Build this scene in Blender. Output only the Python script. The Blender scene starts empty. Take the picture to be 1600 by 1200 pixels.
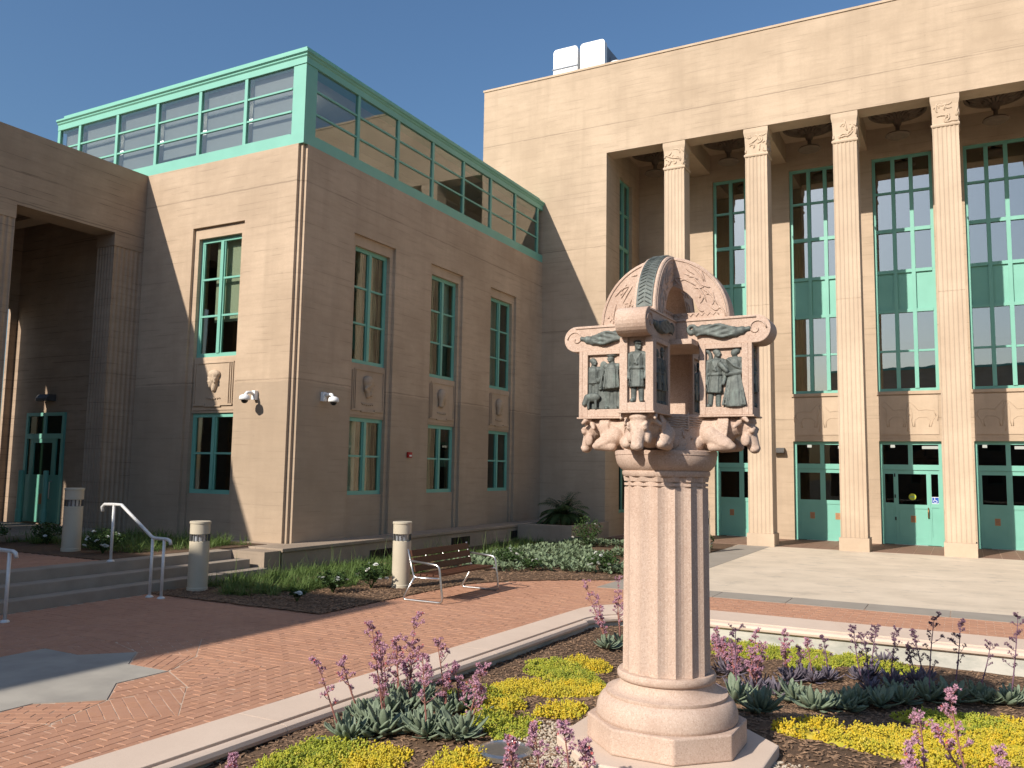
import bpy, bmesh, math, random
from mathutils import Vector, Matrix, Euler, noise
R = math.radians
rnd = random.Random(11)
SC = bpy.context.scene
COL = SC.collection

# ---------------------------------------------------------------- camera
cam_data = bpy.data.cameras.new("camera")
cam_data.sensor_width = 36.0
cam_data.lens = 1319.23 / 1600.0 * 36.0
cam_data.clip_start = 0.05
cam_data.clip_end = 3000.0
cam = bpy.data.objects.new("camera", cam_data)
COL.objects.link(cam)
cr = Vector((0.88189924, 0.47115867, 0.01622487))
cu = Vector((0.03344147, -0.0968495, 0.99473707))
cf = Vector((-0.47025036, 0.87671528, 0.10116774))
EYE = Vector((0, 0, 2.05))
cam.matrix_world = Matrix(((cr.x, cu.x, -cf.x, 0), (cr.y, cu.y, -cf.y, 0), (cr.z, cu.z, -cf.z, 2.05), (0, 0, 0, 1)))
SC.camera = cam

# ---------------------------------------------------------------- sky, sun, exposure
SUN = Vector((0.312, 1.0, -0.675)).normalized()
world = bpy.data.worlds.new("World")
SC.world = world
world.use_nodes = True
wn = world.node_tree
wn.nodes.clear()
sky = wn.nodes.new("ShaderNodeTexSky")
sky.sky_type = 'NISHITA'
sky.sun_disc = False
sky.sun_elevation = math.asin(-SUN.z)
sky.sun_rotation = math.atan2(-SUN.x, -SUN.y) % (2 * math.pi)
sky.altitude = 100
sky.air_density = 1.5
sky.dust_density = 2.0
sky.ozone_density = 8.0
bg = wn.nodes.new("ShaderNodeBackground")
bg.inputs[1].default_value = 0.092
wo = wn.nodes.new("ShaderNodeOutputWorld")
wn.links.new(sky.outputs[0], bg.inputs[0])
wn.links.new(bg.outputs[0], wo.inputs[0])
sun_d = bpy.data.lights.new("sun", 'SUN')
sun_d.energy = 4.3
sun_d.angle = R(0.53)
sun_d.color = (1.0, 0.925, 0.83)
sun = bpy.data.objects.new("sun", sun_d)
COL.objects.link(sun)
sun.rotation_euler = SUN.to_track_quat('-Z', 'Y').to_euler()
sun.location = (-10, -30, 40)
SC.view_settings.view_transform = 'Standard'
SC.view_settings.look = 'None'
SC.view_settings.exposure = 0.40
SC.view_settings.gamma = 1.0
SC.view_settings.use_curve_mapping = False

# ---------------------------------------------------------------- materials
MATS = {}
class NT:
    def __init__(s, name):
        m = bpy.data.materials.new(name); m.use_nodes = True
        s.m = m; s.t = m.node_tree; s.t.nodes.clear()
        s.out = s.n("ShaderNodeOutputMaterial")
        MATS[name] = m
    def n(s, typ, **kw):
        nd = s.t.nodes.new(typ)
        for k, v in kw.items(): setattr(nd, k, v)
        return nd
    def l(s, a, b): s.t.links.new(a, b)
    def val(s, sock, v):
        if hasattr(v, 'is_linked') or hasattr(v, 'links'): s.l(v, sock)
        else: sock.default_value = v
    def math(s, op, a, b=0.0, c=None, clamp=False):
        nd = s.n("ShaderNodeMath", operation=op, use_clamp=clamp)
        s.val(nd.inputs[0], a); s.val(nd.inputs[1], b)
        if c is not None: s.val(nd.inputs[2], c)
        return nd.outputs[0]
    def mix(s, fac, a, b, typ='MIX'):
        nd = s.n("ShaderNodeMix", data_type='RGBA', blend_type=typ)
        s.val(nd.inputs[0], fac); s.val(nd.inputs[6], a); s.val(nd.inputs[7], b)
        return nd.outputs[2]
    def noise(s, vec, scale, detail=4.0, rough=0.55):
        nd = s.n("ShaderNodeTexNoise"); nd.inputs['Scale'].default_value = scale
        nd.inputs['Detail'].default_value = detail; nd.inputs['Roughness'].default_value = rough
        if vec is not None: s.l(vec, nd.inputs['Vector'])
        return nd.outputs[0]
    def vor(s, vec, scale):
        nd = s.n("ShaderNodeTexVoronoi"); nd.inputs['Scale'].default_value = scale
        s.l(vec, nd.inputs['Vector'])
        return nd
    def vmul(s, vec, xyz):
        nd = s.n("ShaderNodeVectorMath", operation='MULTIPLY'); s.l(vec, nd.inputs[0]); nd.inputs[1].default_value = xyz
        return nd.outputs[0]
    def rng(s, v, a, b, c=0.0, d=1.0):
        nd = s.n("ShaderNodeMapRange", clamp=True); s.l(v, nd.inputs[0])
        for i, q in enumerate((a, b, c, d)): nd.inputs[i + 1].default_value = q
        return nd.outputs[0]
    def pos(s): return s.n("ShaderNodeNewGeometry").outputs['Position']
    def objc(s): return s.n("ShaderNodeTexCoord").outputs['Object']
    def rand(s): return s.n("ShaderNodeObjectInfo").outputs['Random']
    def bump(s, h, strength=0.3, dist=0.01):
        nd = s.n("ShaderNodeBump"); nd.inputs['Strength'].default_value = strength; nd.inputs['Distance'].default_value = dist
        s.l(h, nd.inputs['Height']); return nd.outputs[0]
    def bsdf(s, col, rough=0.8, metal=0.0, spec=0.3, normal=None, **kw):
        b = s.n("ShaderNodeBsdfPrincipled")
        s.val(b.inputs['Base Color'], col); s.val(b.inputs['Roughness'], rough)
        b.inputs['Metallic'].default_value = metal; b.inputs['Specular IOR Level'].default_value = spec
        if normal is not None: s.l(normal, b.inputs['Normal'])
        for k, v in kw.items(): s.val(b.inputs[k.replace('_', ' ')], v)
        return b
    def done(s, b): s.l(b.outputs[0], s.out.inputs[0]); return s.m
def C4(c): return (c[0], c[1], c[2], 1.0)

def concrete(name, c1, c2, joints=(), lower=None, board=0.14, marks=1.0):
    t = NT(name); p = t.pos()
    sp = t.n("ShaderNodeSeparateXYZ"); t.l(p, sp.inputs[0]); z = sp.outputs[2]
    big = t.noise(p, 0.55, 4.0, 0.62)
    streak = t.noise(t.vmul(p, (2.6, 2.6, 0.22)), 1.0, 3.0, 0.6)
    flat = t.noise(t.vmul(p, (0.9, 0.9, 9.0)), 1.0, 3.0, 0.62)
    fine = t.noise(p, 24.0, 3.0, 0.65)
    wob = t.math('MULTIPLY_ADD', big, 0.06, z)
    sc = t.math('DIVIDE', wob, board)
    wnz = t.n("ShaderNodeTexWhiteNoise", noise_dimensions='1D'); t.l(t.math('FLOOR', sc), wnz.inputs['W'])
    edge = t.math('LESS_THAN', t.math('FRACT', sc), 0.08)
    mark = t.math('MULTIPLY', edge, t.rng(flat, 0.50, 0.62))
    pit = t.rng(t.vor(t.vmul(p, (1, 1, 1.3)), 2.6).outputs['Distance'], 0.03, 0.06, 1.0, 0.0)
    pit = t.math('MULTIPLY', pit, t.rng(streak, 0.5, 0.56))
    col = t.mix(t.rng(big, 0.32, 0.66), C4([v * 1.05 for v in c1]), C4([v * 0.90 for v in c2]))
    col = t.mix(t.rng(streak, 0.50, 0.80, 0, 0.42), col, C4([v * 0.70 for v in c2]))
    col = t.mix(t.rng(flat, 0.42, 0.72, 0, 0.48 * min(marks, 1.0)), col, C4([v * 0.74 for v in c2]))
    col = t.mix(t.math('MULTIPLY', wnz.outputs[0], 0.20 * min(marks, 1.0)), col, C4([v * 0.80 for v in c1]))
    col = t.mix(t.rng(fine, 0.35, 0.75, 0, 0.20), col, C4([v * 0.72 for v in c2]))
    col = t.mix(t.math('MULTIPLY', mark, 0.60 * marks), col, C4([v * 0.45 for v in c2]))
    col = t.mix(t.math('MULTIPLY', pit, 0.5 * marks), col, C4([v * 0.42 for v in c2]))
    if lower is not None:
        zz, k = lower
        f = t.math('LESS_THAN', t.math('MULTIPLY_ADD', streak, 0.10, z), zz)
        col = t.mix(t.math('MULTIPLY', f, k), col, C4([c2[0] * 0.62, c2[1] * 0.64, c2[2] * 0.66]))
    if joints:
        wz = t.math('MULTIPLY_ADD', t.noise(p, 3.0, 4.0, 0.75), 0.05, z)
        brk = t.rng(flat, 0.36, 0.55, 0.3, 1.0); jn = None
        for zj in joints:
            d = t.math('ABSOLUTE', t.math('SUBTRACT', wz, zj + 0.025))
            w = t.rng(d, 0.006, 0.022, 1.0, 0.0)
            jn = w if jn is None else t.math('MAXIMUM', jn, w)
        col = t.mix(t.math('MULTIPLY', t.math('MULTIPLY', jn, brk), 0.6), col, C4([v * 0.42 for v in c2]))
    return t.done(t.bsdf(col, 0.88, 0, 0.2, t.bump(fine, 0.22, 0.012)))

def simple(name, c1, c2, scale=6.0, rough=0.7, metal=0.0, spec=0.3, bump=0.0, bscale=40.0, per_obj=0.0, local=False, sss=None):
    t = NT(name); p = t.objc() if local else t.pos()
    f = t.rng(t.noise(p, scale, 5.0), 0.3, 0.7)
    col = t.mix(f, C4(c1), C4(c2))
    if per_obj > 0:
        col = t.mix(t.math('MULTIPLY', t.rand(), per_obj), col, C4([v * 0.45 for v in c2]))
    nm = t.bump(t.noise(p, bscale, 4.0), bump, 0.01) if bump > 0 else None
    return t.done(t.bsdf(col, rough, metal, spec, nm))

def leafmat(name, c1, c2, rough=0.5, trans=0.25, scale=9.0, tip=None):
    t = NT(name); p = t.pos()
    f = t.rng(t.noise(p, scale, 3.0), 0.3, 0.7)
    col = t.mix(f, C4(c1), C4(c2))
    col = t.mix(t.math('MULTIPLY', t.rng(t.noise(p, 90.0, 2.0), 0.35, 0.7), 0.4), col, C4([min(1, v * 1.5) for v in c2]))
    b = t.bsdf(col, rough, 0, 0.25)
    tr = t.n("ShaderNodeBsdfTranslucent"); t.l(col, tr.inputs[0])
    ms = t.n("ShaderNodeMixShader"); ms.inputs[0].default_value = trans
    t.l(b.outputs[0], ms.inputs[1]); t.l(tr.outputs[0], ms.inputs[2])
    return t.done(ms)

def glassmat(name, tint, refl, wav=0.02, rough=0.01):
    t = NT(name); p = t.pos()
    nm = t.bump(t.noise(p, 0.9, 2.0), wav, 0.05)
    g = t.n("ShaderNodeBsdfGlossy"); g.inputs['Roughness'].default_value = rough; g.inputs[0].default_value = (0.92, 0.92, 0.90, 1)
    t.l(nm, g.inputs['Normal'])
    tr = t.n("ShaderNodeBsdfTransparent"); tr.inputs[0].default_value = C4(tint)
    lw = t.n("ShaderNodeLayerWeight"); lw.inputs[0].default_value = 0.5
    f = t.math('MULTIPLY_ADD', t.math('POWER', lw.outputs['Facing'], 5.0), 1.0 - refl, refl, clamp=True)
    ms = t.n("ShaderNodeMixShader"); t.l(f, ms.inputs[0]); t.l(tr.outputs[0], ms.inputs[1]); t.l(g.outputs[0], ms.inputs[2])
    return t.done(ms)

WALL1, WALL2 = (0.545, 0.418, 0.298), (0.49, 0.370, 0.258)
concrete('wall_main', WALL1, WALL2, joints=(13.35, 9.3, 6.6, 3.8), marks=0.7)
concrete('wall_wing', (0.59, 0.448, 0.318), (0.51, 0.380, 0.264), joints=(8.15, 3.88), lower=(3.88, 0.40), marks=0.8)
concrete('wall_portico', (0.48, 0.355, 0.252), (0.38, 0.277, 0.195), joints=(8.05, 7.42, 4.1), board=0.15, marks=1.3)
concrete('wall_trim', (0.55, 0.418, 0.296), (0.485, 0.363, 0.254), marks=0.25)
concrete('wall_column', (0.585, 0.453, 0.326), (0.53, 0.404, 0.286), marks=0.12)
concrete('plinth_concrete', (0.46, 0.36, 0.27), (0.35, 0.275, 0.205), joints=(), marks=0.5)
simple('step_concrete', (0.36, 0.30, 0.235), (0.28, 0.232, 0.18), 3.0, 0.85, bump=0.2)
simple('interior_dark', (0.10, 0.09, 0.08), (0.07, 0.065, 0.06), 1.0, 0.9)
simple('interior_pale', (0.66, 0.66, 0.58), (0.58, 0.59, 0.52), 0.6, 0.9)
simple('interior_ceiling', (0.60, 0.59, 0.56), (0.54, 0.53, 0.50), 0.6, 0.9)
simple('roofing', (0.25, 0.24, 0.22), (0.2, 0.19, 0.18), 1.0, 0.9)
simple('green_paint', (0.205, 0.485, 0.380), (0.178, 0.435, 0.338), 1.5, 0.45, 0, 0.4, bump=0.03)
simple('green_door', (0.15, 0.40, 0.30), (0.135, 0.37, 0.275), 1.5, 0.4, 0, 0.4, bump=0.03)
simple('stainless', (0.60, 0.58, 0.55), (0.5, 0.49, 0.47), 30.0, 0.28, 0.9, 0.5)
simple('painted_rail', (0.72, 0.71, 0.68), (0.64, 0.63, 0.60), 20.0, 0.4, 0.2, 0.5)
simple('white_paint', (0.86, 0.86, 0.85), (0.80, 0.80, 0.79), 2.0, 0.45)
simple('grey_panel', (0.22, 0.25, 0.30), (0.17, 0.19, 0.23), 3.0, 0.5)
simple('black_plastic', (0.015, 0.015, 0.016), (0.02, 0.02, 0.02), 3.0, 0.35)
simple('lamp_metal', (0.10, 0.095, 0.09), (0.08, 0.075, 0.07), 3.0, 0.5)
simple('bollard_cream', (0.56, 0.49, 0.37), (0.51, 0.445, 0.33), 4.0, 0.6, bump=0.05)
simple('red_plastic', (0.42, 0.015, 0.015), (0.36, 0.012, 0.012), 4.0, 0.4)
simple('curtain', (0.50, 0.44, 0.33), (0.42, 0.37, 0.27), 12.0, 0.9, bump=0.2)
simple('dark_bronze', (0.035, 0.028, 0.022), (0.05, 0.04, 0.03), 8.0, 0.5, 0.6)
simple('wood_slat', (0.115, 0.042, 0.020), (0.085, 0.030, 0.014), 14.0, 0.55, bump=0.1, per_obj=0.35)
simple('terracotta', (0.27, 0.17, 0.12), (0.22, 0.135, 0.095), 5.0, 0.7, bump=0.1)
simple('notice_orange', (0.46, 0.24, 0.11), (0.42, 0.21, 0.09), 8.0, 0.6)
simple('brass', (0.35, 0.18, 0.08), (0.30, 0.15, 0.06), 8.0, 0.35, 0.8)
simple('sign_blue', (0.02, 0.09, 0.42), (0.02, 0.08, 0.38), 8.0, 0.5)
simple('sign_yellow', (0.50, 0.55, 0.05), (0.45, 0.50, 0.04), 8.0, 0.5)
glassmat('glass_wing', (0.78, 0.82, 0.76), 0.07)
glassmat('glass_main', (0.42, 0.45, 0.44), 0.34, 0.03)
glassmat('glass_door', (0.45, 0.45, 0.43), 0.03)
glassmat('glass_cler', (0.86, 0.88, 0.86), 0.12, 0.03)
glassmat('glass_lens', (0.75, 0.77, 0.8), 0.2, 0.3, 0.15)

def m_emit(name, col, st):
    t = NT(name); e = t.n("ShaderNodeEmission"); e.inputs[0].default_value = C4(col); e.inputs[1].default_value = st
    return t.done(e)
m_emit('fluorescent', (1.0, 0.97, 0.9), 3.0)

def m_stone():
    t = NT('pink_stone'); p = t.pos()
    v = t.vor(p, 150.0); v2 = t.vor(p, 75.0)
    f = t.rng(t.noise(p, 2.2, 5.0), 0.32, 0.7)
    col = t.mix(f, C4((0.575, 0.430, 0.335)), C4((0.495, 0.355, 0.270)))
    sp = t.n("ShaderNodeSeparateColor"); t.l(v.outputs['Color'], sp.inputs[0])
    col = t.mix(t.rng(sp.outputs[0], 0.62, 0.9, 0, 0.45), col, C4((0.69, 0.55, 0.45)))
    col = t.mix(t.rng(sp.outputs[1], 0.75, 0.95, 0, 0.42), col, C4((0.33, 0.215, 0.16)))
    sp2 = t.n("ShaderNodeSeparateColor"); t.l(v2.outputs['Color'], sp2.inputs[0])
    col = t.mix(t.rng(sp2.outputs[2], 0.8, 0.97, 0, 0.30), col, C4((0.42, 0.29, 0.22)))
    strk = t.rng(t.noise(t.vmul(p, (5, 5, 0.8)), 1.0, 4.0), 0.50, 0.75, 0, 0.5)
    col = t.mix(strk, col, C4((0.36, 0.235, 0.175)))
    h = t.math('ADD', t.noise(p, 120.0, 3.0), t.math('MULTIPLY', t.noise(p, 14.0, 4.0), 0.8))
    return t.done(t.bsdf(col, 0.82, 0, 0.25, t.bump(h, 0.3, 0.004)))
m_stone()
def m_bronze():
    t = NT('bronze_patina'); p = t.pos()
    f = t.rng(t.noise(p, 16.0, 6.0, 0.65), 0.35, 0.68)
    col = t.mix(f, C4((0.145, 0.160, 0.145)), C4((0.075, 0.086, 0.080)))
    col = t.mix(t.rng(t.noise(t.vmul(p, (30, 30, 7)), 1.0, 4.0), 0.55, 0.75, 0, 0.5), col, C4((0.22, 0.28, 0.25)))
    return t.done(t.bsdf(col, 0.62, 0.35, 0.4, t.bump(t.noise(p, 60.0, 5.0), 0.5, 0.004)))
m_bronze()
def m_rim():
    t = NT('rim_concrete'); p = t.pos()
    f = t.rng(t.noise(p, 1.1, 6.0, 0.65), 0.3, 0.7)
    col = t.mix(f, C4((0.70, 0.555, 0.44)), C4((0.62, 0.485, 0.38)))
    col = t.mix(t.rng(t.noise(p, 180.0, 3.0), 0.5, 0.75, 0, 0.3), col, C4((0.33, 0.24, 0.18)))
    return t.done(t.bsdf(col, 0.85, 0, 0.2, t.bump(t.noise(p, 110.0, 4.0), 0.25, 0.004)))
m_rim()
def m_basin():
    t = NT('basin_wall'); p = t.pos()
    f = t.rng(t.noise(t.vmul(p, (1.6, 1.6, 5.0)), 1.0, 6.0, 0.7), 0.42, 0.66)
    col = t.mix(f, C4((0.54, 0.51, 0.44)), C4((0.36, 0.36, 0.31)))
    return t.done(t.bsdf(col, 0.85, 0, 0.2, t.bump(t.noise(p, 60.0, 4.0), 0.2, 0.004)))
m_basin()
def m_brick():
    t = NT('brick_paver'); p = t.pos()
    sc = t.vor(t.vmul(p, (1, 1, 0)), 7.5)
    sp = t.n("ShaderNodeSeparateColor"); t.l(sc.outputs['Color'], sp.inputs[0])
    f = t.rng(t.noise(p, 0.8, 5.0), 0.3, 0.7)
    col = t.mix(f, C4((0.50, 0.262, 0.158)), C4((0.43, 0.217, 0.129)))
    col = t.mix(t.math('MULTIPLY', sp.outputs[0], 0.35), col, C4((0.31, 0.15, 0.10)))
    col = t.mix(t.math('MULTIPLY', sp.outputs[1], 0.25), col, C4((0.52, 0.29, 0.20)))
    col = t.mix(t.rng(t.noise(p, 60.0, 4.0), 0.45, 0.8, 0, 0.35), col, C4((0.50, 0.33, 0.24)))
    return t.done(t.bsdf(col, 0.82, 0, 0.25, t.bump(t.noise(p, 80.0, 4.0), 0.25, 0.004)))
m_brick()
simple('joint_sand', (0.58, 0.44, 0.33), (0.50, 0.37, 0.27), 9.0, 0.95, bump=0.3)
simple('grey_star', (0.42, 0.385, 0.325), (0.31, 0.285, 0.245), 2.1, 0.85, bump=0.1, bscale=90)
simple('grey_band', (0.34, 0.30, 0.25), (0.29, 0.255, 0.21), 1.6, 0.85, bump=0.15)
def m_tan():
    t = NT('tan_paving'); p = t.pos()
    f = t.rng(t.noise(t.vmul(p, (0.7, 0.9, 1)), 1.1, 6.0, 0.68), 0.34, 0.66)
    col = t.mix(f, C4((0.70, 0.59, 0.455)), C4((0.57, 0.475, 0.36)))
    f2 = t.rng(t.noise(t.vmul(p, (0.8, 1.3, 1)), 1.7, 6.0, 0.74), 0.54, 0.68, 0, 0.8)
    col = t.mix(f2, col, C4((0.42, 0.36, 0.285)))
    return t.done(t.bsdf(col, 0.7, 0, 0.3, t.bump(t.noise(p, 40.0, 4.0), 0.15, 0.005)))
m_tan()
simple('mulch_soil', (0.15, 0.092, 0.055), (0.095, 0.057, 0.034), 14.0, 0.95, bump=0.9, bscale=70)
simple('mulch_chip', (0.31, 0.195, 0.118), (0.15, 0.088, 0.052), 30.0, 0.9)
simple('gravel', (0.55, 0.47, 0.37), (0.40, 0.33, 0.25), 40.0, 0.9)
simple('ground_earth', (0.22, 0.19, 0.15), (0.17, 0.15, 0.11), 0.2, 0.95)
leafmat('grass_blade', (0.085, 0.150, 0.036), (0.145, 0.205, 0.060), 0.55, 0.3)
leafmat('rose_leaf', (0.030, 0.062, 0.018), (0.055, 0.095, 0.028), 0.45, 0.2)
leafmat('cover_leaf', (0.115, 0.165, 0.085), (0.21, 0.26, 0.155), 0.7, 0.15)
leafmat('palm_leaf', (0.045, 0.085, 0.030), (0.075, 0.115, 0.040), 0.5, 0.25)
leafmat('succulent_leaf', (0.135, 0.185, 0.118), (0.205, 0.245, 0.165), 0.55, 0.08, 14.0)
leafmat('succulent_purple', (0.125, 0.105, 0.128), (0.17, 0.145, 0.175), 0.55, 0.08, 14.0)
leafmat('petal_white', (0.80, 0.80, 0.74), (0.74, 0.74, 0.66), 0.6, 0.2)
def m_sedum(name, a, b, c):
    t = NT(name); p = t.pos()
    col = t.mix(t.rng(t.noise(p, 4.0, 3.0), 0.35, 0.65), C4(a), C4(b))
    v = t.vor(p, 26.0); sp = t.n("ShaderNodeSeparateColor"); t.l(v.outputs['Color'], sp.inputs[0])
    col = t.mix(t.rng(sp.outputs[0], 0.45, 0.95, 0, 0.8), col, C4(c))
    col = t.mix(t.rng(sp.outputs[1], 0.75, 1.0, 0, 0.6), col, C4((0.80, 0.62, 0.12)))
    b_ = t.bsdf(col, 0.6, 0, 0.2); tr = t.n("ShaderNodeBsdfTranslucent"); t.l(col, tr.inputs[0])
    ms = t.n("ShaderNodeMixShader"); ms.inputs[0].default_value = 0.2; t.l(b_.outputs[0], ms.inputs[1]); t.l(tr.outputs[0], ms.inputs[2]); return t.done(ms)
m_sedum('sedum_yellow', (0.74, 0.52, 0.035), (0.60, 0.50, 0.05), (0.42, 0.42, 0.05))
m_sedum('sedum_lime', (0.52, 0.50, 0.05), (0.36, 0.40, 0.05), (0.22, 0.29, 0.05))
leafmat('flower_pink', (0.62, 0.33, 0.40), (0.47, 0.28, 0.36), 0.6, 0.2, 30.0)
leafmat('flower_coral', (0.70, 0.20, 0.17), (0.60, 0.17, 0.17), 0.6, 0.2, 30.0)
leafmat('flower_shaded', (0.26, 0.14, 0.19), (0.17, 0.10, 0.145), 0.6, 0.15, 30.0)  # pink flowers and stalks darkened, the column's shadow put into the colour
leafmat('stalk_pink', (0.36, 0.15, 0.12), (0.26, 0.125, 0.10), 0.55, 0.05, 20.0)

# ---------------------------------------------------------------- mesh helpers
OFF = {}
class MB:
    def __init__(s): s.v = []; s.f = []
    def add(s, vs, fs):
        b = len(s.v); s.v.extend(vs); s.f.extend([tuple(b + i for i in f) for f in fs]); return s
    def box(s, x0, x1, y0, y1, z0, z1):
        if x0 > x1: x0, x1 = x1, x0
        if y0 > y1: y0, y1 = y1, y0
        if z0 > z1: z0, z1 = z1, z0
        return s.add([(x0, y0, z0), (x1, y0, z0), (x1, y1, z0), (x0, y1, z0), (x0, y0, z1), (x1, y0, z1), (x1, y1, z1), (x0, y1, z1)],
                     [(0, 3, 2, 1), (4, 5, 6, 7), (0, 1, 5, 4), (1, 2, 6, 5), (2, 3, 7, 6), (3, 0, 4, 7)])
    def mbox(s, fn, u0, u1, w0, w1, z0, z1):
        a = fn(u0, w0, z0); b = fn(u1, w1, z1)
        return s.box(a[0], b[0], a[1], b[1], a[2], b[2])
    def prism(s, poly, fn, a, b):
        n = len(poly)
        vs = [fn(p[0], p[1], a) for p in poly] + [fn(p[0], p[1], b) for p in poly]
        fs = [tuple(range(n)), tuple(range(2 * n - 1, n - 1, -1))] + [(i, (i + 1) % n, n + (i + 1) % n, n + i) for i in range(n)]
        return s.add(vs, fs)
    def loft(s, rings, closed=True, cap=True):
        n = len(rings[0]); vs = [p for r in rings for p in r]; fs = []
        for k in range(len(rings) - 1):
            for i in range(n if closed else n - 1):
                j = (i + 1) % n
                fs.append((k * n + i, k * n + j, (k + 1) * n + j, (k + 1) * n + i))
        if cap:
            fs.append(tuple(range(n - 1, -1, -1))); fs.append(tuple(range((len(rings) - 1) * n, len(rings) * n)))
        return s.add(vs, fs)
    def lathe(s, prof, seg=32, c=(0, 0, 0), cap=True):
        return s.loft([[(c[0] + r * math.cos(2 * math.pi * i / seg), c[1] + r * math.sin(2 * math.pi * i / seg), c[2] + z) for i in range(seg)] for r, z in prof], True, cap)
    def tube(s, path, r, seg=8, cap=True, closed=False):
        P = [Vector(p) for p in path]; n = len(P); rings = []
        rr = r if isinstance(r, (list, tuple)) else [r] * n
        up = None
        for i in range(n):
            if closed: d = P[(i + 1) % n] - P[i - 1]
            else: d = P[min(i + 1, n - 1)] - P[max(i - 1, 0)]
            if d.length < 1e-9: d = Vector((0, 0, 1))
            d.normalize()
            if up is None:
                up = Vector((0, 0, 1)) if abs(d.z) < 0.9 else Vector((1, 0, 0))
            up = (up - d * up.dot(d))
            if up.length < 1e-6: up = d.orthogonal()
            up.normalize(); q = d.cross(up)
            rings.append([tuple(P[i] + (up * math.cos(2 * math.pi * k / seg) + q * math.sin(2 * math.pi * k / seg)) * rr[i]) for k in range(seg)])
        if closed: rings.append(rings[0])
        return s.loft(rings, True, cap and not closed)
    def ell(s, c, rad, rot=None, su=12, sv=8):
        if not isinstance(rad, (tuple, list)): rad = (rad, rad, rad)
        M = rot if rot is not None else Matrix.Identity(3)
        c = Vector(c); vs = [tuple(c + M @ Vector((0, 0, -rad[2])))]; fs = []
        for j in range(1, sv):
            a = math.pi * j / sv
            for i in range(su):
                b = 2 * math.pi * i / su
                vs.append(tuple(c + M @ Vector((rad[0] * math.sin(a) * math.cos(b), rad[1] * math.sin(a) * math.sin(b), -rad[2] * math.cos(a)))))
        vs.append(tuple(c + M @ Vector((0, 0, rad[2])))); L = len(vs) - 1
        for i in range(su):
            fs.append((0, 1 + (i + 1) % su, 1 + i)); fs.append((L, L - su + i, L - su + (i + 1) % su))
        for j in range(sv - 2):
            for i in range(su):
                a = 1 + j * su + i; b = 1 + j * su + (i + 1) % su
                fs.append((a, b, b + su, a + su))
        return s.add(vs, fs)
    def cone(s, p0, r0, p1, r1, seg=12):
        s.ell(p0, r0, None, seg, 8); s.ell(p1, r1, None, seg, 8)
        return s.tube([p0, p1], [r0, r1], seg)
    def xf(s, M):
        s.v = [tuple(M @ Vector(p)) for p in s.v]; return s
    def mesh(s, name, smooth=False, fix=True):
        me = bpy.data.meshes.new(name); me.from_pydata(s.v, [], s.f); me.update()
        if fix and len(s.f) < 60000:
            bm = bmesh.new(); bm.from_mesh(me); bmesh.ops.recalc_face_normals(bm, faces=bm.faces[:]); bm.to_mesh(me); bm.free()
        if smooth: me.polygons.foreach_set('use_smooth', [True] * len(me.polygons))
        return me
    def build(s, name, mat, parent=None, smooth=False, bevel=0.0, fix=True):
        if parent is not None:
            o = OFF[parent.name]; s.v = [(p[0] - o[0], p[1] - o[1], p[2] - o[2]) for p in s.v]
        ob = bpy.data.objects.new(name, s.mesh(name, smooth, fix)); COL.objects.link(ob)
        ob.data.materials.append(MATS[mat])
        OFF[ob.name] = OFF[parent.name] if parent is not None else (0, 0, 0)
        if parent is not None: ob.parent = parent
        if bevel > 0:
            b = ob.modifiers.new('bevel', 'BEVEL'); b.width = bevel; b.segments = 2; b.limit_method = 'ANGLE'; b.angle_limit = R(40)
        if smooth == 'auto' or (smooth and bevel > 0): pass
        return ob
def tag(o, label=None, cat=None, group=None, kind=None):
    if label: o['label'] = label
    if cat: o['category'] = cat
    if group: o['group'] = group
    if kind: o['kind'] = kind
    return o
def thing(name, label, cat, loc=(0, 0, 0), group=None):
    o = bpy.data.objects.new(name, None); COL.objects.link(o); o.location = loc; o.empty_display_size = 0.2
    OFF[o.name] = tuple(loc); return tag(o, label, cat, group)
def struct(o): o['kind'] = 'structure'; return o
def dup(src, parent=None, loc=None, rot=None):
    c = src.copy(); COL.objects.link(c); OFF[c.name] = OFF.get(src.name, (0, 0, 0))
    if parent is not None: c.parent = parent
    if loc is not None: c.location = loc
    if rot is not None: c.rotation_euler = rot
    for ch in src.children: dup(ch, c)
    return c
def place(mesh, name, parent, loc, rot=(0, 0, 0), scale=(1, 1, 1), kids=()):
    o = bpy.data.objects.new(name, mesh); COL.objects.link(o); o.parent = parent
    q = OFF[parent.name] if parent is not None else (0, 0, 0)
    o.location = (loc[0] - q[0], loc[1] - q[1], loc[2] - q[2]); o.rotation_euler = rot; o.scale = scale
    OFF[o.name] = (0, 0, 0)
    return o
def smooth_angle(o, deg=35):
    me = o.data; me.polygons.foreach_set('use_smooth', [True] * len(me.polygons))
    bm = bmesh.new(); bm.from_mesh(me)
    for e in bm.edges:
        if len(e.link_faces) == 2 and e.calc_face_angle(0) > R(deg): e.smooth = False
    bm.to_mesh(me); bm.free(); return o
def grid_wall(mb, fn, u0, u1, z0, z1, w0, w1, ops):
    us = sorted({u0, u1, *[q for o in ops for q in o[:2] if u0 < q < u1]})
    zs = sorted({z0, z1, *[q for o in ops for q in o[2:] if z0 < q < z1]})
    for k in range(len(zs) - 1):
        run = None
        for i in range(len(us) - 1):
            cu_, cz = (us[i] + us[i + 1]) / 2, (zs[k] + zs[k + 1]) / 2
            hole = any(o[0] < cu_ < o[1] and o[2] < cz < o[3] for o in ops)
            if not hole: run = [us[i], us[i + 1]] if run is None else [run[0], us[i + 1]]
            if (hole or i == len(us) - 2) and run:
                mb.mbox(fn, run[0], run[1], w0, w1, zs[k], zs[k + 1]); run = None
    return mb
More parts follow.
